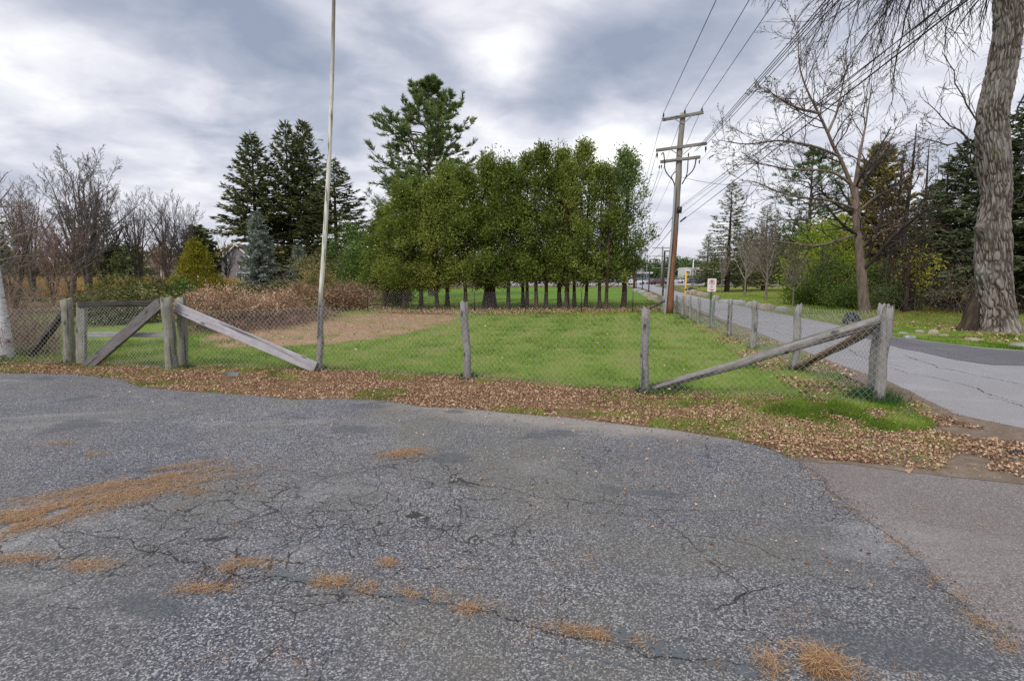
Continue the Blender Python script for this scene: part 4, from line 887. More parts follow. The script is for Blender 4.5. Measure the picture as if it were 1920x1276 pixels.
def interp(P, R, t, idx):
    n = P.shape[1]; f = t*(n-1); i = np.minimum(f.astype(int), n-2); w = (f-i)[:, None]
    return P[idx, i]*(1-w)+P[idx, i+1]*w, unit(P[idx, i+1]-P[idx, i]), R[idx, i]*(1-w[:, 0])+R[idx, i+1]*w[:, 0]
def polys(rng, start, d, L, r, n, wob, up, tip):
    B = len(start); P = np.empty((B, n, 3)); P[:, 0] = start; d = unit(d)
    for i in range(1, n):
        d = unit(d+rng.normal(0, wob, (B, 3))+np.array([0, 0, up])); P[:, i] = P[:, i-1]+d*(L/(n-1))[:, None]
    R = r[:, None]*(1-(1-tip)*np.linspace(0, 1, n))[None]
    return P, R
def children(rng, P, R, L, k, t0, t1, ang, sd, lr, rr, n, wob, up, tip=.35, taper=.55, rmin=.004, flat=0.0):
    B = len(P); idx = np.repeat(np.arange(B), k); j = np.tile(np.arange(k), B)
    t = t0+(t1-t0)*(j+rng.random(B*k))/k; p, d, r = interp(P, R, t, idx)
    q = rng.normal(size=(B*k, 3)); q = unit(q-d*np.sum(q*d, 1, keepdims=True))
    if flat: q[:, 2] *= (1-flat); q = unit(q)
    a = rng.normal(ang, sd, B*k)[:, None]; nd = d*np.cos(a)+q*np.sin(a)
    l = L[idx]*lr*(1-taper*t)*rng.uniform(.65, 1.2, B*k); r = np.maximum(r*rr, rmin)
    P2, R2 = polys(rng, p, nd, l, r, n, wob, up, tip); return P2, np.maximum(R2, rmin*.6), l
def bare(name, label, cat, seed, trunks, lv, mats=('bark', 'twig'), rmin=.008, buds=None, sides=(10, 6, 4, 3, 3), loc=(0, 0, 0)):
    """trunks: list of (polyline, radii); lv: child levels"""
    rng = np.random.default_rng(seed); root = thing(name, label, cat, loc); tm_ = MB(); cm_ = MB(); last = []
    cur = []
    for P, R in trunks:
        P = np.array(P, float); R = np.array(R, float); P = P-np.array(loc)
        s_ = np.linspace(0, len(P)-1, 14); P2 = np.stack([np.interp(s_, np.arange(len(P)), P[:, i]) for i in range(3)], 1); R2 = np.interp(s_, np.arange(len(R)), R)
        for _ in range(1): P2[1:-1] = (P2[:-2]+2*P2[1:-1]+P2[2:])/4
        P2[1:-1] += rng.normal(0, R2[1:-1, None]*.12, (12, 3)); cur.append((P2, R2))
    P = np.stack([c[0] for c in cur]); R = np.stack([c[1] for c in cur]); L = np.array([np.linalg.norm(np.diff(c[0], axis=0), axis=1).sum() for c in cur])
    tm_.tubes(P, R, sides[0], .5)
    for i, k in enumerate(lv):
        P, R, L = children(rng, P, R, L, rmin=rmin, **k)
        (tm_ if i == 0 and R.mean() > .03 else cm_).tubes(P, R, sides[min(i+1, len(sides)-1)], rng.random(len(P)))
    tm_.build('trunk', M[mats[0]], root, True); 
    if buds:
        n_, l_, w_, m_ = buds; idx = rng.integers(0, len(P), n_); t = rng.uniform(.3, 1, n_); p, d, r = interp(P, R, t, idx)
        b_ = MB(); b_.leafs(p, d+rng.normal(0, .7, (n_, 3)), rng.uniform(.6, 1.2, n_)*l_, w_, rng, rng.random(n_)); b_.build('buds', M[m_], root)['kind'] = 'stuff'
    cm_.build('crown', M[mats[1]], root, True)['kind'] = 'stuff'; return root

def conifer(name, label, cat, seed, H, Rm, nb, mat, prof, base=.06, droop=.35, rise=.25, tipup=.25, spray=(.30, .09), dens=26, r0=.2, mats='dkbark', jit=.25, lat=.9, hang=.45, loc=(0,0,0)):
    rng = np.random.default_rng(seed); root = thing(name, label, cat, loc); t_ = MB()
    z = np.linspace(0, H, 12); tp = np.c_[rng.normal(0, .01*H/12, 12), rng.normal(0, .01*H/12, 12), z]; tp[0, :2] = 0
    t_.tubes(tp, r0*(1-z/H*.97), 8)
    u = base+(1-base)*(np.arange(nb)+rng.random(nb))/nb; u = u**.92; h = u*H; ln = Rm*prof(u)*rng.uniform(1-jit, 1+jit*.5, nb); az = np.arange(nb)*2.39996+rng.normal(0, .35, nb)
    s_ = np.linspace(0, 1, 7)[None, :]; out = np.stack([np.cos(az), np.sin(az)], 1)
    dr = droop*(1-u*.75)+rng.normal(0, .05, nb); ri = rise*(.3+u)
    zz = h[:, None]+ln[:, None]*(ri[:, None]*s_-dr[:, None]*s_**1.6+tipup*s_**3.2*(.4+.8*u[:, None]))
    P = np.stack([out[:, :1]*ln[:, None]*s_, out[:, 1:]*ln[:, None]*s_, zz], -1); P[:, 1:, :2] += rng.normal(0, .03, (nb, 6, 2))*ln[:, None, None]
    t_.tubes(P, (np.clip(ln*.016, .008, .06))[:, None]*(1-.8*s_), 4); t_.build('trunk', M[mats], root, True)
    m = np.maximum(3, (dens*ln/Rm*1.5+4).astype(int)); idx = np.repeat(np.arange(nb), m); N_ = len(idx)
    t = rng.uniform(.10, 1.0, N_)**.8; R = np.ones((nb, 7)); p, d, _ = interp(P, R, t, idx)
    sd_ = np.cross(d, [0, 0, 1.]); sg = rng.choice([-1., 1.], N_)[:, None]
    # secondary shoots: short chains of needle blades going sideways off the branch and hanging
    l2 = np.clip(ln[idx]*.34*(1.1-t), .12, 1.0)*rng.uniform(.4, 1.1, N_); f = MB(); br = rng.random(nb)[idx]*.6
    D2 = unit(d*rng.uniform(.4, 1.1, (N_, 1))+sg*sd_*lat*rng.uniform(.3, 1, (N_, 1))+np.array([0, 0, -1.])*hang*rng.uniform(0, 1, (N_, 1)))
    for q in range(3):
        w = rng.random(N_)[:, None]; pp = p+D2*(l2[:, None]*q/3*1.0)+rng.normal(0, .03, (N_, 3))
        keep = (l2 > .12+.22*q) | (q == 0)
        f.leafs(pp[keep], (D2+rng.normal(0, .35, (N_, 3)))[keep], (spray[0]*rng.uniform(.7, 1.3, N_))[keep], (spray[1]*rng.uniform(.7, 1.3, N_))[keep], rng, np.clip(br+rng.random(N_)*.5, 0, 1)[keep])
    tipn = nb; f.leafs(P[:, -2], P[:, -1]-P[:, -2]+rng.normal(0, .02, (nb, 3)), spray[0]*1.6, spray[1], rng, rng.random(nb)*.5+.3)
    f.build('crown', M[mat], root)['kind'] = 'stuff'; return root
cone = lambda u: np.clip(1-u, 0, 1)**.85+.02
fullcone = lambda u: np.clip(1-u, 0, 1)**.7*np.clip(.55+u*2.5, 0, 1)+.02

def whitepine(name, label, seed, H, Rm, nb, base=.22, mat='pine', loc=(0,0,0), r0=.32, per=26, prof=None, blade=(.42, .045)):
    rng = np.random.default_rng(seed); root = thing(name, label, 'tree', loc); t_ = MB(); z = np.linspace(0, H, 12); tp = np.c_[rng.normal(0, .05, 12), rng.normal(0, .05, 12), z]; tp[0, :2] = 0
    t_.tubes(tp, r0*(1-z/H*.95), 9)
    prof = prof or (lambda u: np.clip(np.sin(np.pi*np.clip((u-base)/(1.02-base), 0, 1)**.62), .05, 1))
    u = base+(1-base)*(np.floor(np.arange(nb)/5)*5+rng.random(nb)*2.5)/nb; h = np.clip(u, 0, .985)*H; ln = Rm*prof(u)*rng.uniform(.55, 1.15, nb); az = np.arange(nb)*2*math.pi/5+rng.normal(0, .5, nb)+np.floor(np.arange(nb)/5)*.7
    s_ = np.linspace(0, 1, 7)[None, :]; el_ = (.0+.55*u**2)+rng.normal(0, .12, nb)
    P = np.stack([np.cos(az)[:, None]*ln[:, None]*s_, np.sin(az)[:, None]*ln[:, None]*s_, h[:, None]+ln[:, None]*(el_[:, None]*s_-.16*s_**2+.22*s_**3)], -1); P[:, 1:] += rng.normal(0, .03, (nb, 6, 3))*ln[:, None, None]
    R = np.clip(ln*.02, .02, .12)[:, None]*(1-.8*s_); t_.tubes(P, R, 5)
    P2, R2, L2 = children(rng, P, R, ln, 9, .30, 1.0, .75, .25, .38, .5, 4, .12, .08, taper=.35, flat=.55, rmin=.008); t_.tubes(P2, R2, 3); t_.build('trunk', M['bark'], root, True)
    f = MB(); n_ = len(P2)*per; idx = np.repeat(np.arange(len(P2)), per); t = rng.uniform(.35, 1.0, n_); p, d, _ = interp(P2, R2, t, idx)
    f.leafs(p, d*.7+rng.normal(0, .5, (n_, 3))*np.array([1, 1, .55])+np.array([0, 0, .18]), rng.uniform(.6, 1.2, n_)*blade[0], blade[1]*rng.uniform(.7, 1.3, n_), rng, np.clip(rng.random(len(P2))[idx]*.6+rng.random(n_)*.4, 0, 1))
    f.build('crown', M[mat], root)['kind'] = 'stuff'; return root

def clumps(f, rng, cen, sig, per, L, Wd, outward=None, up=.3, tint=None, fold=.15, rs=.8):
    n = len(cen)*per; idx = np.repeat(np.arange(len(cen)), per); s_ = np.broadcast_to(sig, (len(cen),))[idx][:, None]
    off = rng.normal(size=(n, 3))*s_; p = cen[idx]+off
    d = rng.normal(0, rs, (n, 3))+np.array([0, 0, up])+unit(off)*.5
    if outward is not None: d = d+outward[idx]*.7
    tt = np.clip((rng.random(len(cen))[idx] if tint is None else tint[idx])*.6+rng.random(n)*.4, 0, 1)
    f.leafs(p, d, rng.uniform(.7, 1.3, n)*L, rng.uniform(.7, 1.3, n)*Wd, rng, tt, fold)
def crown_pts(rng, n, rx, ry, z0, z1, prof, shell=.35):
    u = rng.random(n); a = rng.uniform(0, 2*math.pi, n); r = prof(u)*rng.random(n)**shell
    lump = .82+.36*vnoise(np.cos(a)*1.7+5+u*4, np.sin(a)*1.7+u*4, int(rng.integers(1, 999)))
    o = np.stack([np.cos(a), np.sin(a), np.zeros(n)], 1)
    return np.stack([np.cos(a)*rx*r*lump, np.sin(a)*ry*r*lump, z0+(z1-z0)*u], 1), o
def cedar(name, label, seed, H, r, base, mat, ncl=300, per=46, L=.19, Wd=.085, sig=.24, trunk=.10, stems=1, prof=None, shell=.3):
    rng = np.random.default_rng(seed); root = thing(name, label, 'tree'); t_ = MB()
    P = []; 
    for i in range(stems):
        o = rng.normal(0, .12*(stems > 1), 2); z = np.linspace(-.05, H*.93, 9); q = np.c_[o[0]+rng.normal(0, .02, 9)+o[0]*z/H*.6, o[1]+rng.normal(0, .02, 9)+o[1]*z/H*.6, z]; P.append(q)
    P = np.array(P); R = np.broadcast_to(trunk*(1-np.linspace(0, 1, 9)*.85), (len(P), 9)).copy(); R[:, 0] *= 1.35
    t_.tubes(P, R, 9); P2, R2, _ = children(rng, P, R, np.full(len(P), r*1.15), 60//stems, base/H*.8, .97, 1.0, .2, 1, .3, 5, .08, .05, taper=.5, rmin=.012); t_.tubes(P2, R2, 4); t_.build('trunk', M['redbark'], root, True)
    prof = prof or (lambda u: np.clip((1-np.clip(u, 0, 1)**3.2), 0, 1)**.62*np.clip(.62+u*2.2, 0, 1))
    c, o = crown_pts(rng, ncl, r, r, base, H-.1, prof, shell); f = MB(); clumps(f, rng, c, sig*rng.uniform(.7, 1.3, ncl), per, L, Wd, o, .55)
    f.build('crown', M[mat], root)['kind'] = 'stuff'; return root
def shrub(name, label, cat, seed, rx, ry, H, mat, ncl=70, per=40, L=.13, Wd=.07, sig=.17, base=.05, stems=9, stem='bark', prof=None, shell=.4, up=.3, loc=(0, 0, 0), part='foliage', fl=None, sr=.016):
    rng = np.random.default_rng(seed); root = thing(name, label, cat, loc); t_ = MB(); st = np.c_[rng.normal(0, rx*.15, stems), rng.normal(0, ry*.15, stems), np.full(stems, -.05)]
    P, R = polys(rng, st, rng.normal(0, .45, (stems, 3))*np.array([rx, ry, 0])/max(rx, .3)+np.array([0, 0, 1.]), np.full(stems, H*.95), np.full(stems, sr), 7, .12, .03, .3)
    t_.tubes(P, R, 4); P2, R2, _ = children(rng, P, R, np.full(stems, H), 7, .25, 1, .7, .25, .5, .55, 5, .12, .05, rmin=.005); t_.tubes(P2, R2, 3); t_.build('stem', M[stem], root, True)
    prof = prof or (lambda u: np.clip(1-(2*u-.85)**2*.75, .05, 1)**.6)
    c, o = crown_pts(rng, ncl, rx, ry, base, H, prof, shell); f = MB(); clumps(f, rng, c, sig, per, L, Wd, o, up); f.build(part, M[mat], root)['kind'] = 'stuff'
    if fl:
        nf, fm, fs, fp, fL = fl; c, o = crown_pts(rng, nf, rx*1.02, ry*1.02, H*.45, H*1.03, lambda u: np.clip(1.1-u*.7, .1, 1), .2); g = MB(); clumps(g, rng, c, fs, fp, fL, fL*.8, None, .2); g.build('flower_heads', M[fm], root)['kind'] = 'stuff'
    return root
def canes(name, label, cat, seed, region, n, H, mat, r=.006, loc=(0, 0, 0), arch=.9, leaves=None, part='stem', twigs=4):
    rng = np.random.default_rng(seed); root = thing(name, label, cat, loc); xy = scatter(region, n, rng)-np.array(loc[:2]); a = rng.uniform(0, 2*math.pi, n)
    d = np.stack([np.cos(a)*.5, np.sin(a)*.5, np.ones(n)], 1); P, R = polys(rng, np.c_[xy, np.full(n, -.02)], d, H*rng.uniform(.7, 1.7, n), np.full(n, r), 9, .2, -.16*arch, .4)
    P[:, :, 2] = np.abs(P[:, :, 2]); m = MB(); m.tubes(P, R, 3, rng.random(n))
    P2, R2, _ = children(rng, P, R, np.full(n, H), twigs, .2, 1, .8, .3, .45, .7, 5, .22, .02, rmin=r*.55); P2[:, :, 2] = np.abs(P2[:, :, 2]); m.tubes(P2, R2, 3, rng.random(len(P2)))
    m.build(part, M[mat], root, True)['kind'] = 'stuff'
    if leaves:
        nl, lmn, L_ = leaves; idx = rng.integers(0, len(P2), nl); p, dd, _ = interp(P2, R2, rng.random(nl), idx); f = MB(); f.leafs(p, dd+rng.normal(0, .7, (nl, 3)), rng.uniform(.6, 1.3, nl)*L_, L_*.55, rng, rng.random(nl), .2); f.build('leaves', M[lmn], root)['kind'] = 'stuff'
    return root
def Ht(px, py, Y): return at(px, py, Y)[2]

# ---- row of cedars
ced3 = lambda u: np.clip(1-np.clip(u, 0, 1)**2.2, 0, 1)**.8*np.clip(.38+u*1.5, 0, 1)
ced1 = lambda u: np.clip(1-np.clip(u, 0, 1)**1.9, 0, 1)**.85*np.clip(.6+u*2.2, 0, 1)
ced2 = lambda u: np.clip(1-np.clip(u, 0, 1)**1.5, 0, 1)**.85*np.clip(.62+u*2.4, 0, 1)
PROTO['cedarA'] = cedar('cedar_tree', '', 1, 7.0, 1.36, 1.35, 'cedar', 150, 120, .135, .055, sig=.20, prof=ced1)
PROTO['cedarB'] = cedar('cedar_tree', '', 2, 7.0, 1.28, 1.3, 'cedar', 135, 120, .135, .055, sig=.19, trunk=.11, prof=ced2)
PROTO['cedarC'] = cedar('cedar_tree', '', 3, 7.2, 1.5, 1.4, 'cedar', 125, 90, .14, .058, .17, .09, 2, prof=ced2)
PROTO['cedarD'] = cedar('cedar_tree', '', 4, 7.2, 1.7, 1.5, 'cedarlight', 150, 90, .14, .06, .18, .09, 2, shell=.4, prof=ced3)
PROTO['cedarE'] = cedar('cedar_tree', '', 5, 7.0, 1.35, 1.3, 'cedar', 165, 120, .135, .055, sig=.20, trunk=.32, prof=ced1)
CED = [(722,392,26.9,'cedarB',1.0,'short bushy cedar at the left end of the cedar row'), (757,345,25.4,'cedarA',.95,'first cedar from the left with a clear thin trunk'), (788,338,26.7,'cedarB',1.0,'second cedar from the left in the row, thin dark trunk'), (819,336,25.6,'cedarA',.95,'third cedar from the left, very thin trunk'),
 (838,312,26.8,'cedarB',1.0,'fourth cedar from the left, directly left of the middle fence post'), (872,314,25.6,'cedarA',1.0,'cedar whose trunk rises right behind the middle fence post'), (918,296,26.5,'cedarE',1.0,'cedar with the thickest trunk in the middle of the row'), (953,304,25.5,'cedarA',.98,'cedar directly right of the thickest trunk'),
 (989,292,26.6,'cedarC',1.0,'cedar with a pale twin trunk near the middle of the row'), (1016,276,25.8,'cedarC',1.05,'cedar with forked leaning trunks right of the twin trunk'), (1050,284,26.7,'cedarB',1.0,'upright dark trunked cedar in the right half of the row'), (1066,306,25.6,'cedarC',.9,'slim cedar leaning right beside a dark straight trunk'),
 (1092,270,26.6,'cedarC',1.0,'tall loose topped cedar second from the right end'), (1126,310,25.6,'cedarC',1.05,'cedar with the last clear trunk at the right end of the row'), (1168,284,26.8,'cedarD',1.05,'pale green airy cedar overhanging the lane at the right end')]
for i, (px, ty, Y, key, sw, lb) in enumerate(CED):
    H0 = {'cedarA':7.0,'cedarB':7.0,'cedarC':7.2,'cedarD':7.2,'cedarE':7.0}[key]; s_ = Ht(px, ty, Y)/H0; sw *= 1.06 if i < 13 else 1.0
    place(key, (atx(px, Y), Y, 0), i*1.9+.4, (sw, sw, s_), lb, 'row of cedars at the back of the lawn')

# ---- conifers behind
Y = 46; PROTO['pine'] = whitepine('white_pine', 'tall open white pine rising behind the left half of the cedar row', 7, Ht(790,150,Y), 5.0, 95, .36, loc=(atx(808, Y), Y, 0), per=62, blade=(.42, .06))
p2 = whitepine('white_pine', 'lower bright green pine filling in behind the left cedars', 8, Ht(765,318,40), 2.8, 40, .35, loc=(atx(765, 40), 40, 0), r0=.2)
SPR = [(486,252,50,5.8,'spruce tree left of the painted pole, widest of the spruce clump'), (549,232,51,5.6,'tall narrow spruce in the middle of the spruce clump'), (581,230,53,5.4,'tallest spruce, just left of the painted pole'), (634,300,50,6.2,'shorter spruce to the right of the painted pole')]
PROTO['spA'] = conifer('spruce_tree', '', 'tree', 21, 16, 4.6, 190, 'spruce', cone, .33, .50, .30, .30, (.38, .12), 58, .26)
PROTO['spB'] = conifer('spruce_tree', '', 'tree', 22, 16, 4.2, 170, 'spruce', cone, .08, .38, .30, .34, (.38, .12), 56, .24)
for i, (px, ty, Y, Rm, lb) in enumerate(SPR):
    key = 'spA' if i % 2 == 0 else 'spB'; s_ = Ht(px, ty, Y)/16; sw = Rm/(4.6 if i % 2 == 0 else 4.2); place(key, (atx(px, Y), Y, 0), i*1.3, (sw, sw, s_), lb, 'spruce clump behind the shrubs')
Y = 42; conifer('blue_spruce', 'silvery blue spruce standing in front of the spruce clump', 'tree', 31, Ht(490,398,Y), 1.95, 150, 'bluespruce', cone, .05, .35, .22, .22, (.32, .10), 42, .16, loc=(atx(489, Y), Y, 0))
Y = 41; conifer('blue_spruce', 'small blue green spruce right of the silvery one', 'tree', 32, Ht(563,462,Y), 2.0, 90, 'bluespruce', cone, .04, .3, .2, .2, (.24, .08), 30, .09, loc=(atx(562, Y), Y, 0))
Y = 60; conifer('evergreen_tree', 'dark green evergreen behind the golden conical shrub', 'tree', 33, Ht(385,425,Y), 2.2, 90, 'spruce', lambda u: np.sin(np.pi*np.clip(u*.8+.18, 0, 1))**.7, .1, .2, .2, .1, (.5, .2), 40, .2, loc=(atx(376, Y), Y, 0))
Y = 46; conifer('evergreen_tree', 'thin wispy evergreen among the bare trees on the left', 'tree', 34, Ht(205,395,Y), 1.8, 90, 'spruce', cone, .25, .3, .2, .2, (.3, .07), 14, .12, loc=(atx(207, Y), Y, 0))
Y = 22; conifer('spruce_tree', 'dark spruce cut off by the left edge above the birch', 'tree', 35, Ht(-40,285,Y), 2.4, 110, 'spruce', cone, .1, .35, .25, .25, (.26, .08), 28, .18, loc=(atx(-62, Y), Y, 0))
Y = 70; conifer('evergreen_tree', 'low dark evergreen left of the cream house', 'tree', 36, 6.0, 3.2, 70, 'pine', lambda u: np.sin(np.pi*np.clip(u*.8+.18, 0, 1))**.7, .1, .2, .2, .1, (.5, .2), 30, .2, loc=(atx(245, Y), Y, 0))

# ---- bare trees on the left
LV = [dict(k=9, t0=.22, t1=.97, ang=.62, sd=.18, lr=.62, rr=.62, n=8, wob=.10, up=.09), dict(k=8, t0=.15, t1=.98, ang=.6, sd=.2, lr=.5, rr=.6, n=6, wob=.11, up=.08), dict(k=6, t0=.15, t1=1, ang=.55, sd=.2, lr=.5, rr=.6, n=5, wob=.12, up=.05), dict(k=4, t0=.2, t1=1, ang=.5, sd=.2, lr=.5, rr=.65, n=4, wob=.12, up=.04)]
def stems(H, n, spread, r, seed, lean=(0, 0)):
    rg = np.random.default_rng(seed); out = []
    for i in range(n):
        a = 2*math.pi*i/n+rg.random(); t = np.linspace(0, 1, 6); h = H*rg.uniform(.8, 1.0); w = spread*rg.uniform(.5, 1)
        P = np.c_[np.cos(a)*w*t**1.3+lean[0]*t+rg.normal(0, .08, 6)*t, np.sin(a)*w*t**1.3+lean[1]*t+rg.normal(0, .08, 6)*t, -.05+h*t]; out.append((P, r*(1.15-t*1.05)))
    return out
PROTO['bareA'] = bare('bare_tree', '', 'tree', 41, stems(9.5, 4, 2.2, .13, 1), LV, ('bark', 'twig'), .011)
PROTO['bareB'] = bare('bare_tree', '', 'tree', 42, stems(9.5, 1, .4, .22, 2, (.6, 0))+stems(8.0, 2, 2.0, .12, 3), LV, ('bark', 'twig'), .011)
PROTO['bareC'] = bare('bare_tree', '', 'tree', 43, stems(7, 5, 2.4, .09, 4), LV, ('redbark', 'redtwig'), .010)
for i, (key, px, ty, Y, sw, lb) in enumerate([('bareB',132,318,33,.95,'bare tree with the thick leaning trunk left of the gate'), ('bareA',165,275,41,1.0,'tallest bare multi stemmed tree on the left'), ('bareB',196,290,46,1.0,'bare tree right of the tallest one on the left'), ('bareA',60,335,37,.9,'wide bare tree left of the leaning trunk'),
      ('bareC',25,352,24,.95,'reddish bare tree near the birch at the left edge'), ('bareC',95,400,30,.9,'low reddish bare tree in front of the straw coloured meadow'), ('bareA',262,352,48,.85,'bare spreading tree between the gate and golden shrub'), ('bareB',312,345,50,.8,'slim bare tree behind the golden conical shrub'), ('bareA',345,362,54,.9,'bare tree with rounded top left of the grey house'), ('bareC',300,450,44,.8,'low brown bare tree in front of the cream house'),
      ('bareB',426,424,62,.7,'small bare dark tree in front of the grey shingled house'), ('bareA',-40,330,42,.9,'bare tree mostly cut off by the left edge')]):
    H0 = {'bareA':10.9, 'bareB':10.9, 'bareC':8.6}[key]; s_ = Ht(px, ty, Y)/H0; place(key, (atx(px, Y), Y, 0), i*2.1, (s_*sw, s_*sw, s_), lb, 'bare trees on the left')

# ---- shrubs along the left and back of the lawn
Y = 28; shrub('golden_cypress', 'cone shaped golden green shrub with an orange tip', 'shrub', 51, 1.75, 1.6, Ht(370,458,Y), 'gold', 170, 46, .13, .07, .14, .1, 6, prof=lambda u: np.clip(1-u, 0, 1)**.8*np.clip(.8+u*2, 0, 1)+.02, shell=.25, up=.8, loc=(atx(370, Y), Y, 0))
for i, (px, ty, Y, w, mat, lb) in enumerate([(215,524,25,1.5,'rhodo','yellow green rounded shrub above the gate'), (262,526,26,1.4,'rhodo','dark glossy shrub right of the yellow green one'), (300,540,22,1.0,'rhodo','low green shrub directly above the right gate post'), (335,530,26,.9,'dkleaf','deep green shrub at the left foot of the golden cone'), (255,548,19,1.1,'rhodo','pale flecked shrub just over the gate top rail'), (195,552,18,1.0,'rhodo','low yellowish shrub over the left gate stile')]):
    shrub('evergreen_shrub', lb, 'shrub', 60+i, w, w*.9, Ht(px, ty, Y), mat, 60, 42, .13, .06, .17, .1, loc=(atx(px, Y), Y, 0))
for i, (px, ty, Y, w, lb) in enumerate([(415,543,16.5,1.25,'shrub of dried tan flower heads right of the big gate posts'), (372,552,15.5,.8,'small dried flower shrub just right of the gate posts'), (470,556,17.5,1.0,'dried flower shrub in the middle of the brown hedge'), (515,548,19,1.0,'pale headed dried shrub left of the painted pole')]):
    shrub('dried_hydrangea', lb, 'shrub', 70+i, w, .8, Ht(px, ty, Y), 'rust', 40, 26, .08, .05, .2, .15, 22, 'paletwig', loc=(atx(px, Y), Y, 0), fl=(60, 'tanhead', .09, 26, .055), sr=.010)
poly = [(atx(350,14.4), 14.4), (atx(470,14.8), 14.8), (atx(590,18.5), 18.5), (atx(640,21.5), 21.5), (atx(600,23), 23), (atx(470,19), 19), (atx(350,17), 17)]
canes('brush_hedge', 'tangled brown leafless brush behind the wire between gate and painted pole', 'hedge', 81, poly, 560, .58, 'redtwig', .007, (*poly[0], 0), 1.0, (5000, 'rust', .07), twigs=5)
for i, (px, ty, Y, w, mat, lb) in enumerate([(560,538,24,1.5,'rust','rusty red shrub left of the painted pole'), (600,505,27,1.3,'larch','olive brown shrub behind the painted pole'), (640,546,25,1.2,'rust','rust coloured shrub right of the painted pole'), (585,478,38,1.8,'larch','yellowish green conifer shrub below the spruce clump'), (676,532,29,1.8,'rust','wide reddish brown clipped hedge left of the cedars'), (742,535,28.5,.7,'gold','yellow leaved shrub under the left end of the cedars'), (528,535,30,1.4,'rhodo','green shrub in front of the silvery spruce'), (452,540,32,1.6,'rhodo','low olive shrub below the grey house'), (398,530,33,1.2,'rhodo','low green shrub right of the golden cone')]):
    shrub('garden_shrub', lb, 'shrub', 90+i, w, w*.8, Ht(px, ty, Y), mat, 60, 40, .13, .065, .19, .1, 16, 'redtwig', loc=(atx(px, Y), Y, 0))
for i, (px, ty, Y, w, mat, lb) in enumerate([(655,425,40,1.9,'dkleaf','dark leafy tree between the spruce clump and the cedars'), (690,440,36,1.6,'dkleaf','leafy green tree touching the left end of the cedar row'), (672,470,34,1.3,'dkleaf','smaller green tree above the reddish clipped hedge')]):
    shrub('leafy_tree', lb, 'tree', 110+i, w, w, Ht(px, ty, Y), mat, 110, 42, .17, .09, .28, .6, 5, loc=(atx(px, Y), Y, 0), sr=.05, part='crown')
poly = [(-16, 10.2), gp(-150,676), gp(118,672), gp(120, 652), gp(60,625), (-13.5, 14), (-22, 14)]
canes('bramble_thicket', 'thicket of bare pinkish brown brambles behind the left fence', 'thicket', 85, poly, 900, 1.45, 'redtwig', .0065, (*poly[0], 0), .8, (2500, 'rust', .05), twigs=6)
poly = [(-19, 13), (-13.6, 13.3), (-16.5, 17.5), (-22, 18)]
canes('bramble_thicket', 'taller grey brown thicket behind the bramble and birch', 'thicket', 86, poly, 420, 2.6, 'twig', .008, (*poly[0], 0), .55, None, twigs=6)
hg = MB(); rg = np.random.default_rng(5); xy = np.c_[rg.uniform(-52, -27, 26000), rg.uniform(44, 60, 26000)]; blades(hg, xy, rg, (1.1, 1.9), .06, .35); tag(hg.build('meadow_grass', M['hay']), 'tall straw coloured meadow grass behind the bare trees', 'grass', kind='stuff')

# ---- birch at the left edge
def birch_mat():
    k = NT('birch_bark', .7, .2); f = k.noise(9, 5, .6, k.coord((.35, .35, 2.2))); g = k.noise(2.6, 4, .65)
    c = k.ramp(f, [(.36, (.10,.09,.085)), (.43, (.46,.45,.44)), (.7, (.62,.62,.62))]); c = k.mix(k.ramp(g, [(.56, 0), (.64, .9)]), c, (.035,.03,.03)); k.color(c); k.bump(f, .4, .01); return k.m
M['birch'] = birch_mat()
b = gp(14, 672); Yb = b[1]
br = thing('birch_tree', 'leaning white birch trunk with black marks at the left edge', 'tree', (*b, 0))
pts = [np.array((b[0], Yb, -.05))]+[np.array(at(*p, Yb+i*.05)) for i, p in enumerate(((12,640),(6,600),(-1,560),(-8,515),(-16,470),(-26,420),(-40,340)))]
P = np.array(pts)-np.array((*b, 0)); m = MB(); m.tubes(P, np.array([.125,.098,.09,.086,.082,.078,.072,.066]), 16); m.build('trunk', M['birch'], br, True)
m = MB(); rg = np.random.default_rng(3); P2, R2, L2 = children(rg, P[None], np.full((1, 8), .06), np.array([2.0]), 16, .55, 1, 1.0, .3, .9, .28, 7, .2, -.02, rmin=.008); m.tubes(P2, R2, 5); P3, R3, _ = children(rg, P2, R2, L2, 6, .2, 1, .6, .2, .5, .6, 5, .2, 0, rmin=.005); m.tubes(P3, R3, 3); m.build('crown', M['paletwig'], br, True)['kind'] = 'stuff'

# ---- the great trunk on the right
def oakbark():
    k = NT('deep_furrowed_bark', .92, .15); t = k.tint(); f = k.noise(26, 5, .65, k.coord((1, 1, .3))); g = k.noise(1.1, 4, .6)
    c = k.ramp(k.math('ADD', k.math('MULTIPLY', t, .9), k.math('MULTIPLY', k.math('SUBTRACT', f, .5), .4)), [(.15, (.05,.038,.03)), (.45, (.12,.10,.084)), (.75, (.225,.20,.178)), (1.0, (.30,.28,.26))])
    c = k.mix(k.math('MULTIPLY', k.ramp(g, [(.48, 0), (.66, 1)]), .3), c, (.34,.33,.32)); c = k.mix(k.math('MULTIPLY', k.ramp(k.noise(2.3, 4, .6), [(.58, 0), (.7, 1)]), .3), c, (.16,.19,.09)); k.color(c); k.bump(f, .5, .012); return k.m
M['oakbark'] = oakbark()
Yt = gp(1870, 622)[1]; b = (atx(1868, Yt), Yt, 0)
big = thing('great_tree', 'massive furrowed grey tree trunk beside the road at right', 'tree', b)
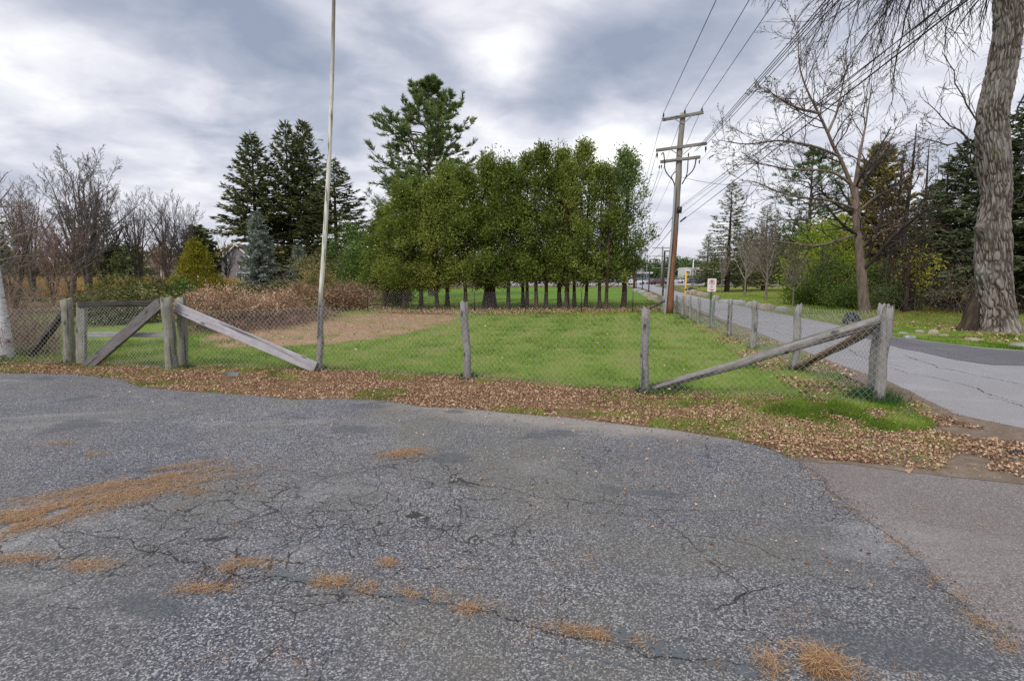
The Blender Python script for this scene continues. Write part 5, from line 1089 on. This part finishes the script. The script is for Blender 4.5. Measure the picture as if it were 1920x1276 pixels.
PXW = [(1872,632,108),(1870,618,94),(1869,595,84),(1866,560,76),(1863,520,75),(1861,480,73),(1860,440,70),(1863,400,64),(1868,370,60),(1866,330,66),(1862,290,68),(1860,250,66),(1862,205,62),(1872,160,62),(1882,110,60),(1890,60,56),(1890,10,54),(1888,-50,52),(1884,-120,48),(1880,-200,40)]
cen = np.array([at(x, y, Yt) for x, y, w in PXW])-np.array(b); wd = np.array([w for *_, w in PXW])/F*Yt/2*.985
nz, na = 460, 330; zs = np.linspace(max(cen[0, 2], -.1), cen[-1, 2], nz); o_ = np.argsort(cen[:, 2])
cx = np.interp(zs, cen[o_, 2], cen[o_, 0]); rr = np.interp(zs, cen[o_, 2], wd[o_])*.70; ker = np.ones(9)/9
cx = np.convolve(np.pad(cx, 4, 'edge'), ker, 'valid'); rr = np.convolve(np.pad(rr, 4, 'edge'), ker, 'valid')
A = np.linspace(0, 2*math.pi, na, endpoint=False); AA, ZZ = np.meshgrid(A, zs); RR = np.repeat(rr[:, None], na, 1)
ca, sa = np.cos(AA), np.sin(AA)
def vn3(x, y, z, s): return (vnoise(x+z*.37, y+z*.91, s)+vnoise(x-z*.71, y+z*.53, s+7))/2
warp = (fbm(ca*2+9, ZZ*1.1+sa*2, 4)-.5)*1.3
u1 = (AA/(2*math.pi)*52+warp*1.5+ZZ*1.9)%52; u2 = (AA/(2*math.pi)*52+warp*1.2-ZZ*2.2+.4)%52; rid = np.maximum(1-np.abs(2*vnoise(u1, ZZ*3.2, 5)-1), 1-np.abs(2*vnoise(u2, ZZ*3.6, 15)-1))**3.0; rid2 = vnoise((AA/(2*math.pi)*110)%110, ZZ*7, 6)
ridge = np.clip(.98-rid*.85-(.5-rid2)*.35, 0, 1); lumps = (fbm(ca*1.2+4, sa*1.2+ZZ*.7, 8)-.5)*.07
def knob(a0, z0, sa_, sz_, amp): da = np.angle(np.exp(1j*(AA-a0))); return amp*np.exp(-(da/sa_)**2-((ZZ-z0)/sz_)**2)
zk = Ht(1840, 428, Yt); zk2 = Ht(1838, 517, Yt); flare = .11*np.exp(-np.maximum(ZZ, 0)/.28)*(.7+.8*np.sin(AA*4+1)+.5*np.sin(AA*7+2))
RR = RR*(1+lumps)+knob(math.pi+.25, zk, .38, .20, .27)+knob(math.pi+.2, zk2, .5, .22, .12)+knob(-.1, Ht(1890,450,Yt), .6, .5, .08)+flare+(ridge-.5)*.055
V = np.stack([cx[:, None]+RR*ca, RR*sa, ZZ], -1).reshape(-1, 3); idx = np.arange(nz*na).reshape(nz, na); nx = np.roll(idx, -1, 1)
m = MB(); m.add(V, Q=np.stack([idx[:-1], nx[:-1], nx[1:], idx[1:]], -1).reshape(-1, 4), tint=ridge[:-1].ravel()); m.build('trunk', M['oakbark'], big, True)
bv = np.array(b); rg = np.random.default_rng(77)
def A3(px, py, Y): return np.array(at(px, py, Y))-bv
limbs = [([A3(1885,-90,Yt), A3(1800,-170,Yt-.3), A3(1740,-190,Yt-.7), A3(1680,-150,Yt-1.0), A3(1610,-80,Yt-1.2)], .13), ([A3(1885,-60,Yt), A3(1830,-120,Yt-.8), A3(1780,-140,Yt-1.6), A3(1730,-110,Yt-2.0), A3(1670,-50,Yt-2.2)], .11), ([A3(1885,-120,Yt), A3(1850,-190,Yt-.6), A3(1800,-210,Yt+.5), A3(1740,-190,Yt+.8), A3(1680,-100,Yt+1)], .10),
         ([A3(1890,-60,Yt), A3(1960,-130,Yt), A3(2060,-150,Yt), A3(2150,-100,Yt)], .12), ([A3(1880,-150,Yt), A3(1870,-260,Yt-.5), A3(1850,-380,Yt-1), A3(1840,-500,Yt-1)], .2)]
lm_ = MB(); Ps = []; Rs = []; Ls = []
for P_, r_ in limbs:
    P_ = np.array(P_); s_ = np.linspace(0, len(P_)-1, 14); q = np.stack([np.interp(s_, np.arange(len(P_)), P_[:, i]) for i in range(3)], 1); q[1:-1] += rg.normal(0, .05, (12, 3)); Ps.append(q); Rs.append(r_*(1-.75*np.linspace(0, 1, 14))); Ls.append(np.linalg.norm(np.diff(q, axis=0), axis=1).sum())
Ps, Rs, Ls = np.stack(Ps), np.stack(Rs), np.array(Ls); lm_.tubes(Ps, Rs, 8); lm_.build('limb', M['greybark'], big, True)
tw = MB(); P2, R2, L2 = children(rg, Ps[:4], Rs[:4], Ls[:4], 20, .1, 1, .95, .35, .80, .36, 10, .15, -.12, rmin=.012, taper=.3); tw.tubes(P2, R2, 5); P3, R3, L3 = children(rg, P2, R2, L2, 9, .15, 1, .5, .2, .50, .55, 7, .16, -.09, rmin=.008, taper=.35); tw.tubes(P3, R3, 4)
P4, R4, L4 = children(rg, P3, R3, L3, 5, .1, 1, .5, .2, .5, .6, 5, .14, -.06, rmin=.006); tw.tubes(P4, R4, 3); tw.build('crown', M['darktwig'], big, True)['kind'] = 'stuff'
side = [[(1842,272),(1822,230),(1800,180),(1785,130),(1768,95)], [(1842,300),(1800,250),(1760,215),(1735,190)], [(1838,340),(1800,280),(1745,262),(1700,262)], [(1895,230),(1915,190),(1940,140),(1960,60)], [(1890,330),(1915,300),(1950,270)], [(1890,140),(1910,90),(1930,30)], [(1895,390),(1925,360),(1960,350)]]
Ps = []; 
for s0 in side:
    q = np.array([A3(x, y, Yt-.2) for x, y in s0]); s_ = np.linspace(0, len(q)-1, 9); Ps.append(np.stack([np.interp(s_, np.arange(len(q)), q[:, i]) for i in range(3)], 1))
Ps = np.stack(Ps); Ps[:, 1:] += rg.normal(0, .05, Ps[:, 1:].shape); Rs = np.repeat((.028*(1-.7*np.linspace(0, 1, 9)))[None], len(Ps), 0); m = MB(); m.tubes(Ps, Rs, 5); P2, R2, L2 = children(rg, Ps, Rs, np.full(len(Ps), 2.6), 10, .2, 1, .65, .2, .5, .5, 6, .1, .06, rmin=.007); m.tubes(P2, R2, 3); P3, R3, _ = children(rg, P2, R2, L2, 6, .2, 1, .6, .2, .5, .6, 5, .12, .03, rmin=.006); m.tubes(P3, R3, 3); m.build('side_shoots', M['darktwig'], big, True)['kind'] = 'stuff'
b = gp(1808, 622); q = at(1838, 548, b[1]+.3); r = thing('leaning_trunk', 'dark leaning dead trunk propped left of the massive tree', 'trunk', (*b, 0)); log('trunk', r, (*b, 0), (*b, -.1), q, .24, .17, M['dkbark'], 131, sides=12, rings=10, amp=.2)

# ---- bare maple right of the road, with the pole wires in front
Ym = 24.0; mb_ = (atx(1617, Ym), Ym, 0)
def MP(*pts): return [at(x, y, Ym+dy) for x, y, dy in pts]
trunks = [(MP((1619,600,0),(1616,560,0),(1612,500,0),(1608,430,0),(1604,370,0),(1606,320,.1),(1616,270,.2),(1626,220,.3),(1634,160,.3)), [.30,.225,.205,.185,.155,.08,.055,.03,.012]),
          (MP((1603,372,0),(1592,332,-.1),(1572,292,-.3),(1552,250,-.4),(1536,212,-.5),(1516,175,-.7),(1500,140,-.8),(1496,95,-.9),(1497,58,-1)), [.10,.085,.075,.062,.052,.04,.03,.02,.008]),
          (MP((1570,292,-.3),(1535,276,-.8),(1490,266,-1.2),(1450,262,-1.5),(1410,272,-1.8),(1375,268,-2),(1345,262,-2.2)), [.06,.05,.042,.036,.028,.02,.008]),
          (MP((1600,350,0),(1565,322,-.5),(1525,318,-.9),(1470,318,-1.3),(1430,305,-1.6),(1395,308,-2)), [.065,.05,.042,.032,.022,.008]),
          (MP((1603,392,0),(1560,375,-.8),(1510,372,-1.4),(1460,362,-2),(1420,340,-2.4),(1385,338,-2.8)), [.06,.05,.04,.032,.022,.008]),
          (MP((1604,440,0),(1570,452,-1),(1530,462,-1.8),(1480,455,-2.6),(1430,450,-3.2)), [.07,.055,.045,.03,.012]),
          (MP((1536,212,-.5),(1500,205,-1),(1460,185,-1.5),(1430,160,-2)), [.06,.05,.03,.012]), (MP((1552,250,-.4),(1570,210,.3),(1580,160,.8),(1590,110,1)), [.06,.05,.03,.012]),
          (MP((1608,350,0),(1640,310,.5),(1665,270,1),(1690,220,1.3)), [.065,.05,.03,.01]), (MP((1606,400,0),(1640,370,-.5),(1680,350,-1),(1720,320,-1.5)), [.07,.055,.035,.012]),
          (MP((1610,470,0),(1640,440,-.6),(1690,420,-1)), [.06,.04,.012])]
bare('bare_maple', 'bare maple with a brown trunk and long limbs reaching over the lane', 'tree', 55, trunks, [dict(k=15, t0=.2, t1=1, ang=.75, sd=.25, lr=.36, rr=.45, n=7, wob=.14, up=.05), dict(k=9, t0=.15, t1=1, ang=.65, sd=.2, lr=.52, rr=.6, n=6, wob=.15, up=.03), dict(k=4, t0=.2, t1=1, ang=.6, sd=.2, lr=.5, rr=.6, n=4, wob=.12, up=.03)], ('maplebark', 'darktwig'), .0075, (2200, .09, .05, 'rust'), loc=mb_)

# ---- vase shaped young bare trees on the right lawn
LVV = [dict(k=26, t0=.30, t1=.98, ang=.62, sd=.12, lr=.78, rr=.5, n=7, wob=.05, up=.10), dict(k=10, t0=.12, t1=1, ang=.42, sd=.15, lr=.42, rr=.55, n=5, wob=.08, up=.05), dict(k=4, t0=.2, t1=1, ang=.45, sd=.15, lr=.5, rr=.6, n=4, wob=.1, up=.03)]
PROTO['vase'] = bare('young_bare_tree', '', 'tree', 56, [(np.array([(0,0,-.05),(.01,0,1.0),(.02,0,2.0),(.02,.02,3.2),(.04,.02,4.6)]), np.array([.085,.07,.06,.035,.01]))], LVV, ('greybark', 'paletwig'), .008)
for i, (px, by, ty, sw, lb) in enumerate([(1396,556,436,1.0,'left young bare tree on the lawn beyond the road'), (1436,562,430,1.05,'middle young bare tree with the widest crown on the lawn'), (1486,574,470,.85,'right young bare tree beside the yellow green foliage'), (1352,548,470,.8,'young bare tree in front of the left lawn spruce')]):
    b = gp(px, by); s_ = Ht(px, ty, b[1])/5.2; place('vase', (*b, 0), i*1.7, (s_*sw, s_*sw, s_), lb, 'young bare trees on the right lawn')

# ---- conifers and woods on the right
PROTO['lawnspruce'] = conifer('spruce_tree', '', 'tree', 23, 14, 3.6, 150, 'spruce', cone, .07, .42, .22, .26, (.34, .09), 30, .24)
for i, (px, ty, Y, Rm, lb) in enumerate([(1364,345,60,5.0,'large dark spruce behind the no parking sign'), (1432,384,68,4.4,'thin topped spruce behind the young bare trees'), (1398,436,66,3.6,'short spruce between the two lawn spruces'), (1478,440,64,3.8,'low spruce right of the young bare trees'), (1325,440,90,4.0,'distant spruce left of the large dark one')]):
    s_ = Ht(px, ty, Y)/14; place('lawnspruce', (atx(px, Y), Y, 0), i*1.5, (Rm/3.6, Rm/3.6, s_), lb, 'spruces on the right lawn')
whitepine('white_pine', 'bluish green pine behind the yellow green foliage on the right', 9, Ht(1500,284,52), 4.6, 60, .35, 'pine', (atx(1510, 52), 52, 0), per=26)
conifer('larch_tree', 'rusty olive conifer behind the bare maple trunk', 'tree', 37, Ht(1625,272,34), 3.0, 170, 'larch', lambda u: np.clip(1-u, 0, 1)**.55*np.clip(.5+u*2, 0, 1), .12, .3, .3, .25, (.30, .10), 100, .2, loc=(atx(1632, 34), 34, 0))
PROTO['dks'] = conifer('spruce_tree', '', 'tree', 24, 12, 3.4, 190, 'darkspruce', lambda u: np.clip(1-u, 0, 1)**.75+.02, .10, .42, .2, .22, (.28, .09), 110, .24)
for i, (px, ty, Y, Rm, lb) in enumerate([(1795,262,29,3.9,'dark spruce directly left of the massive trunk'), (1922,165,24,4.4,'dark bluish spruce at the right edge behind the massive trunk'), (1735,345,38,3.6,'dark spruce further left in the woods'), (1860,300,33,4.0,'dark spruce hidden behind the massive trunk'), (1690,420,46,3.6,'small spruce deep in the woods behind the thin trunks'), (2040,200,28,4.4,'dark spruce just outside the right edge')]):
    s_ = Ht(px, ty, Y)/12; place('dks', (atx(px, Y), Y, 0), i*2.2, (Rm/3.4, Rm/3.4, s_), lb, 'dark spruces in the right hand woods')
for i, (px, ty, Y, w, mat, L_, lb) in enumerate([(1525,425,31,1.75,'ylgreen',.15,'bright yellow green leafy tree left of the bare maple'), (1565,408,33,1.5,'ylgreen',.15,'yellow green leafy tree right behind the bare maple limb'), (1560,490,29,1.3,'dkleaf',.13,'darker green bush below the yellow green trees'), (1648,500,29,1.3,'dkleaf',.13,'dark green bush right of the bare maple trunk'), (1690,545,26,.9,'dkleaf',.12,'low green bush among the thin trunks'), (1505,540,31,1.0,'dkleaf',.12,'low dark bush at the edge of the right lawn'), (1590,545,27,1.0,'dkleaf',.12,'dark low bush behind the unidentified squat object')]):
    shrub('leafy_tree' if i < 2 else 'understory_bush', lb, 'tree' if i < 2 else 'shrub', 120+i, w, w, Ht(px, ty, Y), mat, 120 if i < 2 else 80, 40, L_, L_*.5, .24, .25, 7, loc=(atx(px, Y), Y, 0), sr=.035, part='crown')
shrub('sapling', 'thin sapling with sparse bright yellow leaves in the woods', 'tree', 131, .9, .7, Ht(1722,468,24.5), 'yellow_leaf', 26, 16, .12, .07, .16, 1.2, 3, loc=(atx(1722, 24.5), 24.5, 0), sr=.02, part='crown')
LVT = [dict(k=14, t0=.3, t1=.98, ang=.7, sd=.2, lr=.30, rr=.4, n=7, wob=.1, up=.07), dict(k=8, t0=.2, t1=1, ang=.6, sd=.2, lr=.5, rr=.55, n=5, wob=.12, up=.03), dict(k=4, t0=.2, t1=1, ang=.5, sd=.2, lr=.5, rr=.6, n=4, wob=.12, up=.02)]
PROTO['thin'] = bare('thin_bare_tree', '', 'tree', 57, [(np.array([(0,0,-.05),(.03,0,2.5),(-.02,.05,5),(.05,0,7.5),(.1,.05,10)]), np.array([.15,.12,.10,.06,.015]))], LVT, ('dkbark', 'darktwig'), .008, (900, .07, .04, 'rust'))
for i, (px, ty, Y, sw, lb) in enumerate([(1690,195,26,1.0,'tall thin bare tree between the maple and the massive trunk'), (1712,380,25,.9,'thin dark trunk right of the fence corner post'), (1703,430,24.2,.8,'slender dark trunk just behind the fence corner post'), (1775,420,27,.8,'thin dark tree in front of the dark spruces'), (1660,330,30,.9,'thin bare tree behind the maple on its right'), (1745,300,31,.8,'thin bare tree in the middle of the woods'), (1672,250,27,.9,'tall thin bare tree just right of the maple crown'), (1760,250,29,.9,'tall thin bare tree close to the massive trunk'), (1722,230,33,1.0,'tall thin bare tree far back between two spruces')]):
    s_ = Ht(px, ty, Y)/11; place('thin', (atx(px, Y), Y, 0), i*1.1, (sw, sw, s_), lb, 'thin bare trees in the right hand woods')
poly = [(atx(1660, 24), 24), (atx(1820, 22), 22), (atx(1960, 22), 22), (atx(1960, 30), 30), (atx(1660, 32), 32)]
canes('undergrowth', 'brown twiggy undergrowth below the dark spruces', 'undergrowth', 87, poly, 380, 2.4, 'twig', .009, (*poly[0], 0), .5, (7000, 'larch', .09), twigs=6)

# ---- far woods that close the horizon
def far_woods(name, label, x0, x1, Y, H, mats, seed, n):
    rg = np.random.default_rng(seed); f = MB(); N_ = n; x = rg.uniform(x0, x1, N_); y = Y+rg.uniform(-8, 8, N_); h = H*rg.uniform(.5, 1.05, N_)*(.75+.5*fbm(x*.05, 0*x, seed))
    P, R = polys(rg, np.c_[x, y, np.zeros(N_)], np.repeat([[0, 0, 1.]], N_, 0), h, h*.012, 5, .05, .1, .3); f.tubes(P, R, 4, rg.random(N_)*.3)
    cl, per = 16, 14; u = rg.random((N_, cl)); w = h[:, None]*.16*np.sqrt(np.clip(1-u**2, .05, 1)); c = np.stack([x[:, None]+rg.normal(0, 1, (N_, cl))*w, y[:, None]+rg.normal(0, 1, (N_, cl))*w, h[:, None]*(.25+.75*u)], -1).reshape(-1, 3)
    clumps(f, rg, c, .9, per, 1.5, .45, None, .5, np.repeat(rg.random(N_), cl)); o = f.build(name, M[mats]); return tag(o, label, 'woods', kind='stuff')
far_woods('far_woods', 'grey brown far woods beyond the left gardens', -190, -20, 150, 9, 'fw_brown' if 'fw_brown' in M else 'larch', 1, 220)
far_woods('distant_woods', 'dull green far woods beyond the parking area', -20, 130, 262, 9.5, 'pine', 2, 220)
far_woods('wooded_background', 'dark far woods behind the right hand lawn', 60, 190, 135, 13, 'darkspruce', 3, 170)
# ------------------------------------------------------------------ buildings, board fence and cars far away
M['shingle'] = flat_mat('grey_shingle', (.20,.175,.19), .85, .3, 3); M['whitetrim'] = flat_mat('white_trim', (.70,.70,.70), .5, .06); M['glass'] = flat_mat('window_glass', (.05,.06,.075), .1, .2, 2, 0, .6)
M['brownroof'] = flat_mat('brown_roof', (.15,.105,.08), .9, .25, 2); M['brickred'] = flat_mat('red_brick_wall', (.19,.095,.085), .9, .25, 8); M['cream'] = flat_mat('cream_siding', (.42,.37,.31), .8, .12, 2)
M['white'] = flat_mat('white_wall', (.62,.62,.63), .7, .06, 1); M['bluewall'] = flat_mat('blue_wall', (.10,.15,.22), .7, .15, 1); M['darkwall'] = flat_mat('dark_facade', (.12,.13,.15), .6, .2, 1); M['greywall'] = flat_mat('grey_tower', (.28,.28,.29), .8, .1, 1)
M['oldfence'] = wood_mat('old_board_fence', (.07,.05,.04), (.14,.105,.085), (.21,.165,.14)); M['hedge'] = M['dkleaf']; M['tyre'] = flat_mat('tyre_rubber', (.02,.02,.02), .8)
def bx(name, par, c, d, mat, rz=0): m = MB(); m.box(c, d, rz=rz); return m.build(name, M[mat], par)
def window(par, x, y, z, w, h, cols=2, rows=1, fr='whitetrim'):
    f = MB(); t = .09; f.box((x-w/2, y, z), (t, .14, h+t)); f.box((x+w/2, y, z), (t, .14, h+t)); f.box((x, y, z-h/2), (w-t, .16, t)); f.box((x, y, z+h/2), (w-t, .14, t))
    for i in range(1, cols): f.box((x-w/2+w*i/cols, y, z), (t*.8, .12, h-t))
    for i in range(1, rows): f.box((x, y-.002, z-h/2+h*i/rows), (w-t, .10, t*.7))
    o = f.build('window', M[fr], par); g = MB(); g.box((x, y+.045, z), (w-t, .02, h-t)); g.build('pane', M['glass'], o); return o
Y = 108; ox = atx(447, Y); hs = thing('grey_house', 'grey shingled house with white framed windows glimpsed beside the blue spruce', 'house', (ox, Y, 0))
m = MB(); prof = [(-4.2, 0), (4.2, 0), (4.2, 4.4), (0, 8.3), (-4.2, 4.4)]; V = [(x, 0, z) for x, z in prof]+[(x, 9, z) for x, z in prof]; m.add(V, Q=[(0,1,6,5), (1,2,7,6), (4,0,5,9)], T=[]); m.add([V[i] for i in range(5)], T=[(0,1,2), (0,2,4), (4,2,3)]); m.add([V[i] for i in range(5, 10)], T=[(2,1,0), (4,2,0), (3,2,4)]); m.build('wall', M['shingle'], hs)
m = MB(); 
for sg in (-1, 1):
    a = np.array([(sg*4.6, -.4, 4.05), (0, -.4, 8.42), (0, 9.4, 8.42), (sg*4.6, 9.4, 4.05)]); m.add(np.concatenate([a, a+[0, 0, .16]]), Q=[(0,1,2,3), (7,6,5,4), (0,4,5,1), (1,5,6,2), (2,6,7,3), (3,7,4,0)])
m.build('roof', M['brownroof'], hs)
m = MB()
for sg in (-1, 1): m.tubes([(sg*4.6, -.45, 4.0), (0, -.45, 8.35)], [.14, .14], 4)
m.build('gable_trim', M['whitetrim'], hs)
window(hs, -2.0, -.06, 6.0, 1.7, 1.7, 2, 1); window(hs, .9, -.06, 4.0, .9, 1.1, 1, 2); window(hs, 3.0, -.06, 4.3, 1.0, 1.3, 1, 3)
for x in (.2, 1.4, 2.6): window(hs, x, -.06, 1.7, 1.0, 1.7, 2, 1)
bx('chimney', hs, (3.0, 6, 8.0), (.9, .9, 3.0), 'brickred'); bx('side_wing', hs, (6.2, 4.5, 2.6), (3.4, 8, 5.2), 'brickred')
Y = 92; ox = atx(262, Y); hs = thing('cream_house', 'low cream house half hidden by bare trees on the left', 'house', (ox, Y, 0)); bx('wall', hs, (0, 3, 1.7), (9, 6, 3.4), 'cream')
m = MB(); m.prism([(-.5, 3.4), (6.5, 3.4), (3.0, 5.2)], -5, 5); m.build('roof', M['brownroof'], hs)
for x in (-3, -.4, 2.2): window(hs, x, -.05, 1.9, 1.2, 1.2, 2, 2)
# board fence seen under the left cedars
b0, b1 = gp(716, 571), gp(772, 565); bf = thing('board_fence', 'old brown board fence in the shade under the left cedars', 'fence', (*b0, 0)); d = np.array(b1)-np.array(b0); L = np.linalg.norm(d); n = int(L/.16); rz = math.atan2(d[1], d[0]); bf.rotation_euler = (0, 0, rz); rg = np.random.default_rng(9); bm_ = []
for i in range(n):
    h = 1.45+rg.normal(0, .03); m = MB(); m.box((i*.16+.08, rg.normal(0, .006), h/2), (.145, .025, h)); m.build('board', M['oldfence'], bf)
bx('rail', bf, (L/2, .04, .4), (L, .05, .09), 'oldfence'); bx('rail', bf, (L/2, .04, 1.15), (L, .05, .09), 'oldfence')
# low building at the end of the drive
Y = 175; ox = atx(1196, Y); lb = thing('low_building', 'low flat roofed building with dark glass front at the end of the drive', 'building', (ox, Y, 0))
bx('wall', lb, (-6, 5, 1.5), (20, 9, 3.0), 'darkwall'); bx('fascia', lb, (-6, 4.4, 3.2), (21.5, 11, .5), 'white'); bx('blue_panel', lb, (-1.2, .45, 1.55), (2.6, .3, 2.9), 'bluewall'); bx('tower', lb, (1.4, 5, 4.3), (3, 3, 2.2), 'greywall')
m = MB(); m.add([(-.4, 3.2, 5.3), (3.2, 3.2, 5.3), (3.2, 6.8, 5.3), (-.4, 6.8, 5.3), (1.4, 5, 6.8)], T=[(0,1,4), (1,2,4), (2,3,4), (3,0,4)]); m.build('tower_roof', M['greywall'], lb)
for x in (-14, -11.6, -9.2, -6.8, -4.4, 1.6, 3.0): window(lb, x, .42, 1.6, 1.7 if x < 0 else 1.1, 1.8, 2, 1)
Y = 215; ox = atx(1352, Y); wb = thing('white_building', 'long white building with window bands beyond the parked cars', 'building', (ox, Y, 0)); bx('wall', wb, (0, 5, 2.4), (30, 9, 4.8), 'white'); bx('fascia', wb, (0, 4.9, 5.0), (30.8, 10, .4), 'whitetrim'); bx('wing', wb, (-11.5, 3, 2.9), (8, 9, 5.8), 'white')
for i in range(11): window(wb, -6+i*1.9, .45, 3.2, 1.5, 1.7, 2, 1)
for z in (1.9, 3.9): 
    for i in range(4): window(wb, -14.4+i*2, -1.55, z, 1.5, .9, 2, 1)
hd = shrub('clipped_hedge', 'long clipped green hedge in front of the white building', 'hedge', 140, 13, 1.2, 2.7, 'dkleaf', 240, 30, .45, .25, .5, .2, 20, prof=lambda u: np.ones_like(u), shell=.6, loc=(atx(1345, 190), 190, 0))
def carpaint(n, c): return flat_mat('paint_'+n, c, .3, .04, 2, .2, .6)
PA = {'white': carpaint('white', (.62,.62,.64)), 'silver': carpaint('silver', (.34,.35,.37)), 'maroon': carpaint('maroon', (.13,.04,.045)), 'dark': carpaint('dark', (.035,.037,.045)), 'blue': carpaint('blue', (.10,.13,.25)), 'tan': carpaint('tan', (.36,.30,.22))}
M['lamp'] = flat_mat('car_lamp', (.6,.6,.55), .2); M['tail'] = flat_mat('tail_lamp', (.3,.02,.02), .3)
def car(px, Y, rz, paint, label, van=False, z=0):
    r = thing('parked_car' if not van else 'parked_van', label, 'car' if not van else 'van', (atx(px, Y), Y, z), 'vehicles parked at the end of the drive', rz); W_ = .86
    sec = [(-2.2,.45,.72,.9), (-2.1,.35,.92,.97), (-1.2,.3,.98,1), (1.1,.3,.96,1), (1.9,.33,.86,.97), (2.2,.42,.66,.88)] if not van else [(-2.5,.4,1.0,.95), (-2.4,.35,1.1,1), (-1,.32,1.1,1), (1.4,.32,1.1,1), (2.2,.35,1.0,.97), (2.45,.45,.8,.9)]
    V = []; 
    for x, z0, z1, w in sec: V += [(x, -W_*w, z0), (x, -W_*w*1.02, (z0+z1)/2), (x, -W_*w*.95, z1), (x, W_*w*.95, z1), (x, W_*w*1.02, (z0+z1)/2), (x, W_*w, z0)]
    Q = [(i*6+j, i*6+(j+1) % 6, (i+1)*6+(j+1) % 6, (i+1)*6+j) for i in range(5) for j in range(6)]; m = MB(); m.add(V, Q=Q); k = 30; m.add(V[:6], Q=[(5,4,1,0), (4,3,2,1)]); m.add(V[30:], Q=[(0,1,4,5), (1,2,3,4)])
    tp = 1.45 if not van else 2.1; b0 = .90 if not van else 1.05; f0, f1, g0, g1 = ((-1.9, 1.15, -1.35, .45) if not van else (-2.45, 1.9, -2.35, 1.2))
    V = [(f0,-.80,b0),(f1,-.80,b0),(f1,.80,b0),(f0,.80,b0),(g0,-.62,tp),(g1,-.62,tp),(g1,.62,tp),(g0,.62,tp)]
    m.build('body', PA[paint], r); m = MB(); m.add(V, Q=[(0,1,5,4), (1,2,6,5), (2,3,7,6), (3,0,4,7)]); m.build('window_glass', M['glass'] if not van else PA[paint], r)
    m = MB(); m.box(((g0+g1)/2, 0, tp+.015), (g1-g0+.1, 1.3, .05)); m.build('roof', PA[paint], r)
    for x in ((-1.35, 1.35) if not van else (-1.5, 1.5)):
        for sg in (-1, 1): m = MB(); m.tubes([(x, sg*.70, .33), (x, sg*.90, .33)], [.33, .33], 14, .5, True); m.build('wheel', M['tyre'], r)
    for sg in (-1, 1): m = MB(); m.box((2.2, sg*.6, .62), (.10, .34, .14)); m.build('headlight', M['lamp'], r); m = MB(); m.box((-2.2, sg*.62, .68), (.10, .28, .16)); m.build('tail_light', M['tail'], r)
for a in [(1176,112,1.5,'white','white van nearest the cedars at the end of the drive',True), (1193,120,.1,'white','white car right of the white van behind the lamp posts'), (1212,140,.3,'tan','tan car between the second and third lamp posts'), (1226,128,.1,'silver','silver car left of the maroon one'), (1236,118,.15,'maroon','maroon car just left of the utility pole foot'), (1250,135,.1,'white','white car hidden behind the utility pole foot'),
          (1286,150,.05,'white','white car left of the yellow marker post'), (1300,142,.1,'blue','blue car directly right of the yellow marker post'), (1318,146,.05,'dark','dark car between marker post and sign'), (1340,150,.1,'silver','silver car right above the no parking sign'), (1308,160,.05,'white','white car behind the dark one near the marker post'), (1371,140,.1,'white','white car half hidden by the large lawn spruce'), (1268,155,.2,'white','white car right behind the utility pole')]: car(*a)
